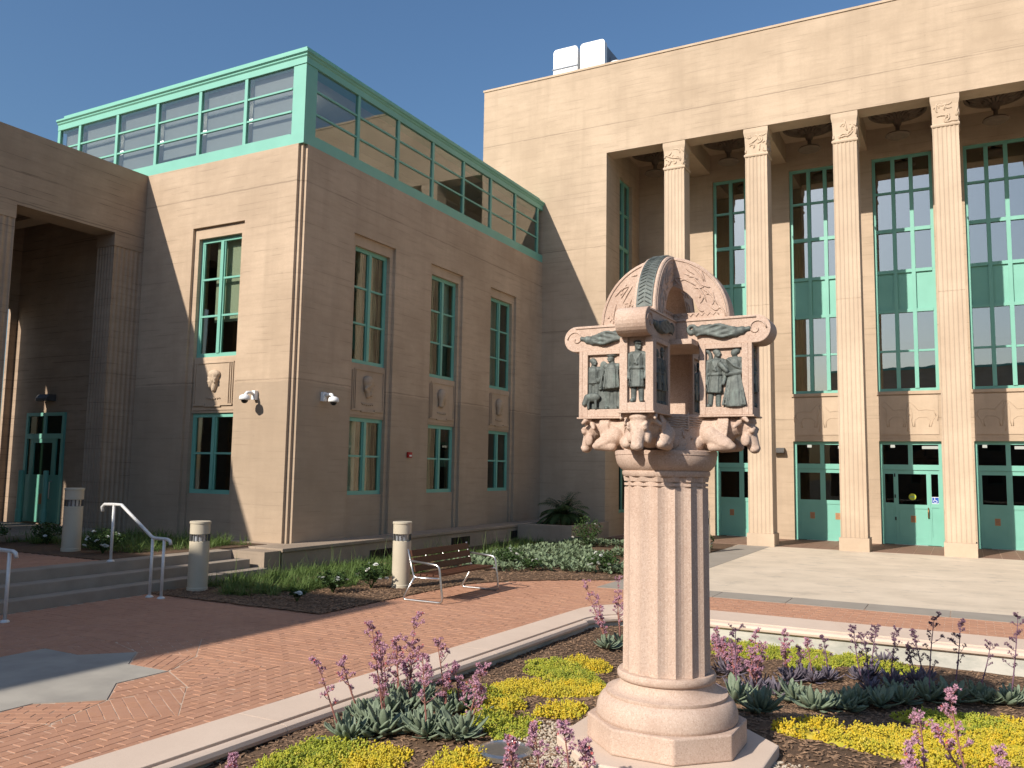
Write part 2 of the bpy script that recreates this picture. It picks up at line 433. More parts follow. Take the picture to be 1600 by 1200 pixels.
def remeshed(mb, voxel, smooth_it=2):
    ob = bpy.data.objects.new('tmp', mb.mesh('tmp')); COL.objects.link(ob)
    m = ob.modifiers.new('r', 'REMESH'); m.mode = 'VOXEL'; m.voxel_size = voxel; m.use_smooth_shade = True
    if smooth_it:
        q = ob.modifiers.new('s', 'SMOOTH'); q.iterations = smooth_it; q.factor = 0.5
    dg = bpy.context.evaluated_depsgraph_get(); dg.update()
    me = bpy.data.meshes.new_from_object(ob.evaluated_get(dg))
    old = ob.data; bpy.data.objects.remove(ob); bpy.data.meshes.remove(old)
    return me
def mobj(me, name, mat, parent, M=None):
    """link a finished mesh given in world coordinates (after M) under a parent"""
    o = OFF[parent.name] if parent is not None else (0, 0, 0)
    me = me.copy() if me.users else me
    me.transform(Matrix.Translation((-o[0], -o[1], -o[2])) @ (M or Matrix.Identity(4)))
    ob = bpy.data.objects.new(name, me); COL.objects.link(ob); ob.parent = parent
    me.materials.clear(); me.materials.append(MATS[mat]); OFF[ob.name] = o
    return ob
simple('pane_tint_grey', (0.34, 0.35, 0.36), (0.29, 0.30, 0.315), 0.8, 0.8)
simple('shaded_stone', (0.20, 0.15, 0.11), (0.15, 0.11, 0.08), 6.0, 0.8)  # trim stone darkened, the shade of the coffers put into its colour

# ================================================================ SETTING: ground
XB, YB, YM, XC = -12.26, 13.24, 24.9, -17.15
g = MB(); g.box(-400, 400, -400, 400, -1.5, -0.55); struct(g.build('ground', 'ground_earth'))

# ================================================================ WING (left-hand block with the green clerestory)
def FL(u, w, z): return (u, YB - w, z)
def FR(u, w, z): return (XB + w, u, z)
WING = thing('wing_building', 'two storey tan concrete wing with green glazed clerestory and head reliefs', 'building', (-16.8, 19.0, 0.0))
BL, BR = [-14.68], [15.86, 19.06, 22.24]
HB, HW = 0.81, 0.67
w = MB()
def wing_face(fn, u0a, u0b, u1, cs):
    ua, ub = (u0a[0], u1[0]) , (u0b[0], u1[1])
    grid_wall(w, fn, u0a[0], u1[0], 0.0, 8.96, -0.07, 0.0, [(c - HB, c + HB, 0.0, 7.45) for c in cs])
    grid_wall(w, fn, u0b[0], u1[1], 0.0, 8.96, -0.12, -0.07, [(c - HW, c + HW, 0.0, 7.2) for c in cs])
    ops = [(c - HW, c + HW, 1.42, 3.2) for c in cs] + [(c - HW, c + HW, 4.46, 7.2) for c in cs]
    grid_wall(w, fn, u0b[0], u1[1], 0.0, 8.96, -0.40, -0.12, ops)
wing_face(FL, (-21.3,), (-21.3,), (-12.40, -12.66), BL)
wing_face(FR, (13.38,), (13.64,), (YM, YM), BR)
w.box(-12.66, -12.33, 13.31, 13.64, 0.0, 8.96)
w.box(-21.3, -20.9, 13.64, YM, 0.0, 8.96)
w.build('wall', 'wall_wing', WING)
w = MB(); w.box(-20.9, -12.66, 13.64, YM, 8.6, 8.9); w.build('roof', 'roofing', WING)
w = MB()
w.box(-20.9, -12.66, 13.64, YM, 3.5, 3.9); w.box(-20.9, -12.66, 16.6, 16.7, 0.3, 3.5); w.box(-20.9, -12.66, 16.6, 16.7, 3.9, 8.6)
w.box(-15.9, -15.8, 16.7, YM, 0.3, 3.5); w.box(-15.9, -15.8, 16.7, YM, 3.9, 8.6); w.box(-20.9, -12.66, 13.64, YM, 0.2, 0.3)
w.build('interior_room', 'interior_dark', WING)

def wing_window(fn, c, z0, z1, rows, deco):
    f = MB(); a, b = -0.235, -0.165
    u0, u1 = c - HW, c + HW
    f.mbox(fn, u0, u0 + 0.07, a, b, z0, z1); f.mbox(fn, u1 - 0.07, u1, a, b, z0, z1)
    f.mbox(fn, u0 + 0.07, u1 - 0.07, a, b, z0, z0 + 0.09); f.mbox(fn, u0 + 0.07, u1 - 0.07, a, b, z1 - 0.09, z1)
    f.mbox(fn, c - 0.045, c + 0.045, a - 0.005, b + 0.02, z0 + 0.09, z1 - 0.09)
    hh = (z1 - z0 - 0.18) / rows
    for k in range(1, rows):
        zz = z0 + 0.09 + hh * k
        for (p, q) in ((u0 + 0.07, c - 0.045), (c + 0.045, u1 - 0.07)): f.mbox(fn, p, q, a + 0.01, b - 0.005, zz - 0.022, zz + 0.022)
    for (p, q) in ((u0 + 0.07, c - 0.045), (c + 0.045, u1 - 0.07)):      # inner sash edges
        f.mbox(fn, p, p + 0.03, a + 0.008, b - 0.012, z0 + 0.09, z1 - 0.09); f.mbox(fn, q - 0.03, q, a + 0.008, b - 0.012, z0 + 0.09, z1 - 0.09)
    win = f.build('window', 'green_paint', WING)
    for k in range(rows):
        for (p, q) in ((u0 + 0.1, c - 0.075), (c + 0.075, u1 - 0.1)):
            m = MB(); za = z0 + 0.09 + hh * k + (0.022 if k else 0); zb = z0 + 0.09 + hh * (k + 1) - (0.022 if k < rows - 1 else 0)
            m.mbox(fn, p, q, -0.205, -0.197, za, zb); m.build('pane', 'glass_wing', win)
    for typ, p, q in deco:
        if typ == 'curtain':
            m = MB(); n, mz = 46, 14; vs = []; fs = []
            for j in range(mz + 1):
                v = j / mz; pinch = 1.0 - 0.35 * math.sin(math.pi * ((v * (2 if rows > 2 else 1)) % 1.0)) ** 2
                for i in range(n + 1):
                    t = i / n; uc = (p + q) / 2 + (t - 0.5) * (q - p) * pinch
                    ww = -0.34 + 0.030 * math.sin(t * 42 + 0.8 * math.sin(v * 5)) + 0.015 * math.sin(t * 19 + v * 6)
                    vs.append(fn(uc, ww, z0 + 0.03 + v * (z1 - z0 - 0.06)))
            for j in range(mz):
                for i in range(n): fs.append((j * (n + 1) + i, j * (n + 1) + i + 1, (j + 1) * (n + 1) + i + 1, (j + 1) * (n + 1) + i))
            m.add(vs, fs); m.build('curtain', 'curtain', win, smooth=True)
        else:
            m = MB(); zb = z0 + (z1 - z0) * typ[1]; m.mbox(fn, p, q, -0.36, -0.345, zb, z1 - 0.02); m.build('blind', 'interior_pale', win)
    return win
def head_relief(fn, c, kind, flip):
    """carved square panel with a head in profile between upper and lower window"""
    z0, z1 = 3.26, 4.42; s = -1 if flip else 1
    m = MB()
    m.mbox(fn, c - 0.64, c + 0.64, -0.119, -0.105, z0, z1)
    p = m.build('relief_panel', 'wall_trim', WING)
    m = MB()
    for du in (0.46, 0.52, 0.58):
        m.mbox(fn, c + s * -du - 0.012, c + s * -du + 0.012, -0.105, -0.080, z0 + 0.14, z1 - 0.12)
    m.mbox(fn, c - 0.60, c - 0.25, -0.105, -0.07, z0 + 0.10, z0 + 0.135); m.mbox(fn, c - 0.25, c + 0.25, -0.105, -0.07, z0 + 0.075, z0 + 0.11)
    m.mbox(fn, c + 0.25, c + 0.60, -0.105, -0.07, z0 + 0.10, z0 + 0.135)
    m.mbox(fn, c - 0.52, c + 0.60, -0.105, -0.085, z1 - 0.11, z1 - 0.08); m.mbox(fn, c + s * 0.58, c + s * 0.60, -0.105, -0.085, z0 + 0.15, z1 - 0.11)
    m.build('moulding', 'wall_trim', p)
    m = MB()
    pts = [(c - 0.22 + 0.44 * k / 24, -0.095, z0 + 0.255 + 0.018 * math.sin(k * 1.55) + 0.02 * abs(k - 12) / 12) for k in range(25)]
    m.tube([fn(*q) for q in pts], 0.016, 6); m.build('carved_wave', 'wall_trim', p)
    b = MB()   # head in local (u forward to the face, w out, z up)
    H = 0.42
    def L(u, ww, z): return Vector((u, ww, z))
    b.ell(L(-0.02, 0.03, 0.06), (0.135, 0.085, 0.155)); b.ell(L(0.045, 0.03, -0.04), (0.075, 0.075, 0.125))
    b.ell(L(0.06, 0.035, -0.125), (0.05, 0.05, 0.045))
    b.cone(L(0.105, 0.035, 0.03), 0.022, L(0.15, 0.035, -0.035), 0.026, 8)
    b.ell(L(0.105, 0.04, -0.075), (0.03, 0.04, 0.018)); b.ell(L(0.1, 0.035, -0.105), (0.03, 0.035, 0.018))
    b.cone(L(0.07, 0.075, 0.045), 0.018, L(0.13, 0.05, 0.05), 0.018, 8)
    b.ell(L(0.075, 0.085, 0.02), (0.022, 0.02, 0.014)); b.ell(L(0.05, 0.085, -0.04), (0.035, 0.03, 0.03))
    b.cone(L(-0.06, 0.02, -0.08), 0.06, L(-0.02, 0.02, -0.19), 0.055, 10)
    b.ell(L(-0.045, 0.09, 0.0), (0.025, 0.02, 0.042))
    if kind == 'cap':
        b.ell(L(-0.03, 0.03, 0.115), (0.16, 0.10, 0.10)); b.cone(L(0.13, 0.03, 0.075), 0.022, L(-0.12, 0.09, 0.02), 0.022, 8)
        b.cone(L(-0.07, 0.105, 0.13), 0.022, L(-0.11, 0.09, -0.05), 0.028, 8)
    elif kind == 'helmet':
        b.ell(L(-0.03, 0.03, 0.12), (0.155, 0.10, 0.13)); b.cone(L(0.18, 0.04, 0.07), 0.018, L(0.02, 0.1, 0.07), 0.02, 8)
        b.cone(L(-0.02, 0.1, 0.05), 0.03, L(-0.15, 0.06, -0.05), 0.03, 8); b.cone(L(-0.15, 0.06, -0.05), 0.03, L(-0.1, 0.06, -0.1), 0.03, 8)
        b.ell(L(0.055, 0.05, -0.15), (0.055, 0.05, 0.06))
    else:
        b.ell(L(-0.05, 0.04, 0.06), (0.15, 0.10, 0.17)); b.cone(L(-0.1, 0.06, 0.0), 0.07, L(-0.12, 0.05, -0.19), 0.05, 8)
        b.cone(L(0.0, 0.09, 0.12), 0.04, L(0.11, 0.06, 0.12), 0.03, 8)
        if kind == 'beard': b.cone(L(0.07, 0.05, -0.12), 0.05, L(0.05, 0.05, -0.2), 0.03, 8)
    me = remeshed(b, 0.012, 1)
    fa = Vector(fn(1, 0, 0)) - Vector(fn(0, 0, 0)); fw = Vector(fn(0, 1, 0)) - Vector(fn(0, 0, 0)); o = Vector(fn(c, -0.105, 3.93))
    ks = 1.08
    M = Matrix(((fa.x * s * ks, fw.x * ks, 0, o.x), (fa.y * s * ks, fw.y * ks, 0, o.y), (0, 0, ks, o.z), (0, 0, 0, 1)))
    h = mobj(me, 'carved_head', 'wall_column' if fn is FL else 'wall_trim', p, M)
    if s * (1 if fn is FR else -1) * 1 != 0: h.data.flip_normals() if M.determinant() < 0 else None
c = BL[0]
wing_window(FL, c, 4.46, 7.2, 3, [(('b', 0.30), c - 0.35, c + 0.62)])
wing_window(FL, c, 1.42, 3.2, 2, [])
head_relief(FL, c, 'cap', True)
decos = [[[('curtain', c_ - 0.3, c_ - 0.02), ('curtain', c_ + 0.05, c_ + 0.5)] for c_ in BR[:1]][0],
         [('curtain', BR[1] - 0.66, BR[1] - 0.1), (('b', 0.36), BR[1] + 0.1, BR[1] + 0.62)], [(('b', 0.0), BR[2] - 0.62, BR[2] + 0.3)]]
dec2 = [[(('b', 0.0), BR[0] - 0.62, BR[0] - 0.1), ('curtain', BR[0] + 0.04, BR[0] + 0.5)], [('curtain', BR[1] - 0.66, BR[1] - 0.1)], []]
for i, c in enumerate(BR):
    wing_window(FR, c, 4.46, 7.2, 3, decos[i]); wing_window(FR, c, 1.42, 3.2, 2, dec2[i])
    head_relief(FR, c, ('helmet', 'hair', 'beard')[i], False)
# clerestory
m = MB()
FY, FX = 13.30, -12.32
WEST = -20.85
m.box(WEST, FX - 0.36, FY - 0.04, FY + 0.12, 8.962, 9.22); m.box(FX - 0.12, FX + 0.04, FY + 0.36, YM, 8.962, 9.22)
m.box(FX - 0.36, FX + 0.05, FY - 0.05, FY + 0.36, 8.962, 9.20)
m.box(FX - 0.34, FX + 0.02, FY - 0.02, FY + 0.34, 9.20, 10.76)
MX = [-14.06, -15.53, -17.0, -18.47, -19.95]
MY = [15.10, 16.68, 18.26, 19.83, 21.40, 22.97]
for x in MX: m.box(x - 0.045, x + 0.045, FY - 0.03, FY + 0.06, 9.22, 10.76)
for y in MY: m.box(FX - 0.06, FX + 0.03, y - 0.045, y + 0.045, 9.22, 10.76)
m.box(FX - 0.06, FX + 0.03, 24.50, 24.60, 9.22, 10.76); m.box(WEST, WEST + 0.1, FY - 0.03, FY + 0.06, 9.22, 10.76)
prof = [(0.0, 10.76), (0.04, 10.76), (0.04, 10.90), (0.07, 10.93), (0.07, 10.955), (0.11, 10.985), (0.11, 11.03), (0.07, 11.05), (-0.10, 11.07), (-0.10, 11.22), (-0.34, 11.22), (-0.34, 10.76)]
def corn(pts):
    rings = []
    for o, z in pts: rings.append((o, z))
    n = len(pts); vs = []; fs = []
    for o, z in pts: vs.append((WEST, FY - o, z))
    for o, z in pts: vs.append((FX + o, FY - o, z))
    for o, z in pts: vs.append((FX + o, YM, z))
    for k in range(2):
        for i in range(n): fs.append((k * n + i, k * n + (i + 1) % n, (k + 1) * n + (i + 1) % n, (k + 1) * n + i))
    fs.append(tuple(range(n))); fs.append(tuple(range(2 * n, 3 * n)))
    m.add(vs, fs)
corn(prof)
CLER = m.build('clerestory', 'green_paint', WING)
def cler_bay(fn, u0, u1, blind=0.0):
    if blind:
        q = MB(); q.mbox(fn, u0 + 0.02, u1 - 0.02, -0.15, -0.14, 9.22 + blind * 0.3, 10.755); q.build('blind', 'pane_tint_grey', CLER)  # added pale sheet that catches the sun to brighten the panes
        q = MB(); q.mbox(fn, u0 + 0.12, u1 - 0.25, -0.138, -0.12, 10.18, 10.21); q.build('strip_line', 'white_paint', CLER)  # white bar standing in for the bright line of a strip light
    zs = [9.22, 9.74, 10.26, 10.76]
    for k in range(3):
        q = MB(); q.mbox(fn, u0, u1, -0.012, -0.004, zs[k] + (0.02 if k else 0), zs[k + 1] - (0.02 if k < 2 else 0)); q.build('pane', 'glass_cler', CLER)
        if k:
            q = MB(); q.mbox(fn, u0, u1, -0.035, 0.02, zs[k] - 0.02, zs[k] + 0.02); q.build('glazing_bar', 'green_paint', CLER)
CF = lambda u, ww, z: (u, FY - ww, z)
CR_ = lambda u, ww, z: (FX + ww, u, z)
xs = [-12.68] + MX + [WEST + 0.1]
for i in range(len(xs) - 1): cler_bay(CF, xs[i + 1] + (0.045 if i < 5 else 0), xs[i] - (0.045 if i else -0.0), (0.02, 0.05, 0.52, 0.02, 0.04, 0.02)[i])
ys = [13.64] + MY + [24.50]
for i in range(len(ys) - 1): cler_bay(CR_, ys[i] + (0.045 if i else 0), ys[i + 1] - (0.045 if i < 6 else 0))
m = MB(); m.box(WEST, -12.70, 13.65, YM, 10.80, 10.88); m.build('clerestory_ceiling', 'interior_pale', WING)
m = MB(); m.box(WEST, -14.6, 16.2, 16.3, 8.94, 10.8); m.box(-14.7, -14.6, 16.3, YM, 8.94, 10.8); m.box(WEST - 0.02, WEST + 0.06, 13.7, YM, 8.9, 10.8)
m.build('inner_partition', 'interior_ceiling', WING)
m = MB(); m.box(WEST, -12.68, 13.65, YM, 8.902, 8.935); m.build('clerestory_floor', 'interior_pale', WING)
for x in (-13.9, -15.4, -16.9, -18.4, -19.9):
    m = MB(); m.box(x - 0.62, x + 0.55, 14.55, 14.65, 10.47, 10.53); m.build('strip_light', 'fluorescent', WING)
# ledge round the foot of the wing, its plinth and vents
m = MB()
m.box(-12.26, -11.60, 12.43, YM, -0.1, 0.40); m.box(-13.9, -12.26, 12.43, 13.24, -0.1, 0.40)
m.box(-12.26, -11.56, 12.39, YM, 0.404, 0.475); m.box(-13.9, -12.26, 12.39, 13.24, 0.404, 0.475)
PLO = struct(m.build('plinth_ledge', 'plinth_concrete', None, bevel=0.012))
OFF[PLO.name] = (0, 0, 0)
for y0, y1, zz in ((15.15, 15.95, 0.0), (18.5, 19.4, 0.06), (21.7, 22.6, 0.06)):
    v = MB(); v.box(-11.60, -11.585, y0, y1, zz + 0.02, zz + 0.24); q = v.build('vent_grille', 'black_plastic', PLO)
    v = MB()
    for k in range(9): yy = y0 + (y1 - y0) * (k + 0.5) / 9; v.box(-11.585, -11.575, yy - 0.012, yy + 0.012, zz + 0.02, zz + 0.24)
    v.build('bars', 'dark_bronze', q)

# ================================================================ MAIN BUILDING with colonnade
MAIN = thing('colonnade_building', 'tall tan concrete hall with fluted colonnade and tall green windows', 'building', (-1.0, 35.0, 0.0))
WX = [-6.5, -3.97, -1.45, 1.10, 3.62, 6.15]
CX = [-7.74, -5.22, -2.73, -0.17, 2.36, 4.9]
XR = 9.0
m = MB()
m.box(-14.66, -9.99, YM, YM + 0.65, -0.1, 15.39); m.box(-9.99, XR, YM, YM + 0.65, 12.40, 15.39); m.box(XR, XR + 6, YM, 45, -0.1, 15.39)
m.box(-14.66, -14.2, YM + 0.65, 45, -0.1, 15.39); m.box(-14.2, XR, 44.6, 45, -0.1, 15.39)
m.box(-14.80, -14.661, YM + 0.25, 45, -0.1, 14.2)
def FJ(u, ww, z): return (-9.99 + ww, u, z)
grid_wall(m, FJ, YM + 0.65, 28.05, -0.1, 12.95, -0.35, 0.0, [(26.1, 27.3, 4.62, 12.0), (26.1, 27.3, 0.7, 3.1)])
def FM(u, ww, z): return (u, 28.05 - ww, z)
ops = []
for c in WX: ops += [(c - 0.85, c + 0.85, 4.62, 12.02), (c - 0.85, c + 0.85, -0.1, 3.10)]
grid_wall(m, FM, -10.34, XR, -0.1, 12.95, -0.35, 0.0, ops)
m.build('wall', 'wall_main', MAIN)
m = MB(); m.box(-14.69, XR + 6, YM - 0.03, YM + 0.4, 15.392, 15.46); m.box(-14.69, -14.3, YM + 0.4, 45, 15.392, 15.46); m.build('coping', 'wall_column', MAIN)
m = MB(); m.box(-14.2, XR, YM + 0.65, 44.6, 14.9, 15.0); m.build('roof', 'roofing', MAIN)
m = MB(); m.box(-9.99, XR, YM + 0.65, 28.05, 12.951, 13.1); m.build('loggia_ceiling', 'wall_trim', MAIN)
for c in CX:
    m = MB(); m.box(c - 0.32, c + 0.32, YM + 0.651, 28.049, 12.30, 12.95); m.build('ceiling_beam', 'wall_trim', MAIN)
# hall behind the windows
m = MB(); m.box(-10.3, XR, 34, 34.2, 0, 14.8); m.box(-10.3, XR, 28.4, 34, 12.2, 12.4); m.box(-10.3, XR, 28.4, 34, 3.3, 4.4); m.box(-10.3, XR, 28.4, 34, -0.08, 0.0); m.box(-10.5, -10.35, 28.41, 34, 0, 14.8)
m.build('hall_interior', 'interior_dark', MAIN)
m = MB(); m.box(-10.3, XR, 28.41, 33.9, 3.2, 3.29); m.build('lobby_ceiling', 'interior_ceiling', MAIN)
for c in WX[:5]:
    m = MB(); m.box(c - 0.62, c - 0.50, 29.3, 29.42, 2.95, 3.04); m.build('lobby_light', 'fluorescent', MAIN)
    m = MB(); m.box(c + 0.25, c + 0.95, 30.0, 30.12, 2.93, 3.02); m.build('lobby_light', 'fluorescent', MAIN)
# coffers with pendant discs
for c in [-9.0] + WX[:4]:
    m = MB(); zc = 12.93
    for ra, rb in ((0.74, 0.80), (0.50, 0.54)): m.lathe([(ra, 0.02), (ra, -0.05), (rb, -0.05), (rb, 0.02)], 32, (c, 26.85, zc))
    for k in range(16):
        a = 2 * math.pi * k / 16; ca, sa = math.cos(a), math.sin(a)
        m.tube([(c + r * ca, 26.85 + r * sa, z) for r, z in ((0.16, 12.74), (0.30, 12.82), (0.48, 12.86), (0.64, 12.92), (0.70, 12.90))], [0.03, 0.06, 0.085, 0.07, 0.02], 6)
        a += math.pi / 16; ca, sa = math.cos(a), math.sin(a)
        m.tube([(c + r * ca, 26.85 + r * sa, z) for r, z in ((0.14, 12.66), (0.24, 12.72), (0.36, 12.80))], [0.02, 0.05, 0.02], 6)
    m.lathe([(0.10, 0.0), (0.16, 0.2), (0.20, 0.45)], 14, (c, 26.85, 12.5))
    q = m.build('coffer_rosette', 'shaded_stone', MAIN, smooth=True)
    m = MB(); m.lathe([(0.06, 0.34), (0.06, 0.09), (0.32, 0.07), (0.35, 0.02), (0.30, -0.02)], 28, (c, 26.85, 12.16)); m.build('lamp_disc', 'shaded_stone', q, smooth=False)

def fluted(wd, dp, n, depth=0.018):
    pts = []
    def side(ax, ay, bx, by, nx, ny, k):
        for i in range(k):
            for t, d in ((0.0, 0.0), (0.12, 0.0), (0.3, depth * 0.8), (0.5, depth), (0.7, depth * 0.8), (0.88, 0.0)):
                u = (i + t) / k
                pts.append((ax + (bx - ax) * u - nx * d, ay + (by - ay) * u - ny * d))
    a, b = wd / 2, dp / 2
    side(-a, -b, a, -b, 0, -1, n); side(a, -b, a, b, 1, 0, n); side(a, b, -a, b, 0, 1, n); side(-a, b, -a, -b, -1, 0, n)
    return pts
def squiggle(mb, fn, u0, u1, z0, z1, ww, n, r, seed, L=7):
    q = random.Random(seed)
    for _ in range(n):
        u, z, a = q.uniform(u0, u1), q.uniform(z0, z1), q.uniform(0, 6.28)
        turn = q.uniform(-0.7, 0.7); st = (u1 - u0) * q.uniform(0.05, 0.09); pts = []
        for k in range(L):
            pts.append(fn(min(max(u, u0), u1), ww, min(max(z, z0), z1))); u += st * math.cos(a); z += st * math.sin(a); a += turn; turn += q.uniform(-0.25, 0.25)
        mb.tube(pts, [r * (0.4 + 0.6 * math.sin(math.pi * (k + 0.6) / L)) for k in range(L)], 5)
for ci, c in enumerate(CX):
    cy = YM + 0.34
    colu = MB(); colu.box(c - 0.385, c + 0.385, cy - 0.375, cy + 0.34, -0.08, 0.36); base = colu.build('column_base', 'wall_column', MAIN, bevel=0.008)
    zs = [(0.362, 6.98), (6.986, 11.52)]
    tap = lambda z: 1.0 - 0.075 * (z / 11.5)
    for za, zb in zs:
        p = fluted(0.69, 0.63, 6); mm = MB()
        mm.loft([[(c + x * tap(z), cy + y * tap(z), z) for x, y in p] for z in (za, zb)])
        mm.build('column_shaft', 'wall_column', MAIN)
    cap = MB(); zc = 11.52
    ring = lambda s, z: [(c + x * s, cy + y * s, z) for x, y in ((-0.32, -0.29), (0.32, -0.29), (0.32, 0.29), (-0.32, 0.29))]
    cap.loft([ring(1.06, zc + 0.001), ring(1.10, zc + 0.03), ring(1.10, zc + 0.06), ring(1.0, zc + 0.09), ring(0.99, zc + 0.3), ring(1.03, zc + 0.6), ring(1.12, zc + 0.74), ring(1.12, zc + 0.878)])
    cp = cap.build('capital', 'wall_column', MAIN)
    lf = MB(); FC = lambda u, ww, z: (c + u, cy - 0.292 - ww, z); FD = lambda u, ww, z: (c + 0.325 + ww, cy + u, z)
    squiggle(lf, FC, -0.30, 0.30, zc + 0.12, zc + 0.70, 0.0, 16, 0.030, 40 + ci); squiggle(lf, FD, -0.26, 0.26, zc + 0.12, zc + 0.70, 0.0, 12, 0.030, 80 + ci)
    lf.build('carved_leaves', 'wall_column', cp, smooth=True)
# tall windows
def main_window(fn, c, hw, ncol):
    f = MB(); a, b = -0.20, -0.11; u0, u1, z0, z1 = c - hw, c + hw, 4.62, 12.02
    zr = [4.62, 5.86, 7.10, 8.34, 9.64, 10.86, 12.02]
    f.mbox(fn, u0, u0 + 0.09, a, b, z0, z1); f.mbox(fn, u1 - 0.09, u1, a, b, z0, z1)
    f.mbox(fn, u0 + 0.09, u1 - 0.09, a, b, z0, z0 + 0.09); f.mbox(fn, u0 + 0.09, u1 - 0.09, a, b, z1 - 0.09, z1)
    ws = (u1 - u0 - 0.18); cu_ = [u0 + 0.09 + ws * k / ncol for k in range(ncol + 1)]
    for x in cu_[1:-1]: f.mbox(fn, x - 0.055, x + 0.055, a, b + 0.03, z0 + 0.09, z1 - 0.09)
    for k, z in enumerate(zr[1:-1]):
        h = (0.03, 0.05, 0.05, 0.055, 0.035)[k]
        for i in range(ncol): f.mbox(fn, cu_[i] + (0.055 if i else 0), cu_[i + 1] - (0.055 if i < ncol - 1 else 0), a + 0.02, b + (0.02 if h > 0.04 else -0.005), z - h, z + h)
    win = f.build('window', 'green_paint', MAIN)
    hs = [0.09, 0.03, 0.05, 0.05, 0.055, 0.035, 0.09]
    for k in range(6):
        for i in range(ncol):
            p, q = cu_[i] + (0.055 if i else 0), cu_[i + 1] - (0.055 if i < ncol - 1 else 0)
            mm = MB(); jit = rnd.uniform(-0.004, 0.004)
            if k == 2: mm.mbox(fn, p, q, -0.17, -0.15, zr[k] + hs[k], zr[k + 1] - hs[k + 1]); mm.build('spandrel_panel', 'green_paint', win)
            else:
                if k > 2 and fn is FM and i > 0 or (k == 1 and i > 0):
                    sh = MB(); sh.mbox(fn, p, q, -0.34, -0.33, zr[k] + (0.3 if k == 1 else 0.0), zr[k + 1]); sh.build('sky_tint', 'pane_tint_grey', win)  # grey sheet imitating hazy sky reflected in these panes
                mm.mbox(fn, p, q, -0.165 + jit, -0.157 + jit, zr[k] + hs[k], zr[k + 1] - hs[k + 1]); mm.build('pane', 'glass_main', win)
for c in WX[:5]: main_window(FM, c, 0.85, 3)
main_window(FJ, 26.7, 0.6, 2)
# carved panels and doors
for i, c in enumerate(WX[:5]):
    mm = MB(); mm.mbox(FM, c - 0.80, c + 0.80, 0.001, 0.02, 3.30, 4.48); p = mm.build('carved_panel', 'wall_column', MAIN)
    mm = MB(); mm.mbox(FM, c - 0.88, c + 0.88, 0.0, 0.05, 4.52, 4.61); mm.build('window_sill', 'wall_trim', MAIN)
    mm = MB(); q = random.Random(i + 5)
    def horse(ox, s):   # outline of a horse in shallow relief
        P = [(-.34, .0), (-.30, .12), (-.12, .15), (.06, .13), (.16, .24), (.26, .34), (.36, .27), (.31, .22), (.24, .18), (.22, .04), (.24, -.10), (.20, -.26), (.16, -.26), (.16, -.1), (.06, -.03), (-.14, -.03), (-.20, -.12), (-.17, -.26), (-.22, -.26), (-.27, -.1), (-.34, .0)]
        mm.tube([FM(c + ox + s * x * 1.15, 0.018, 3.86 + z * 1.25) for x, z in P], 0.014, 5)
        mm.tube([FM(c + ox + s * x, 0.018, 3.86 + z) for x, z in ((-.37, .1), (-.45, .0), (-.43, -.15))], 0.016, 5)
    horse(-0.36, 1 if i % 2 else -1); horse(0.34, -1)
    mm.tube([FM(c - 0.05 + 0.03 * math.sin(k), 0.018, 3.4 + k * 0.12) for k in range(8)], 0.018, 5)
    mm.build('carved_horse', 'wall_column', p, smooth=True)
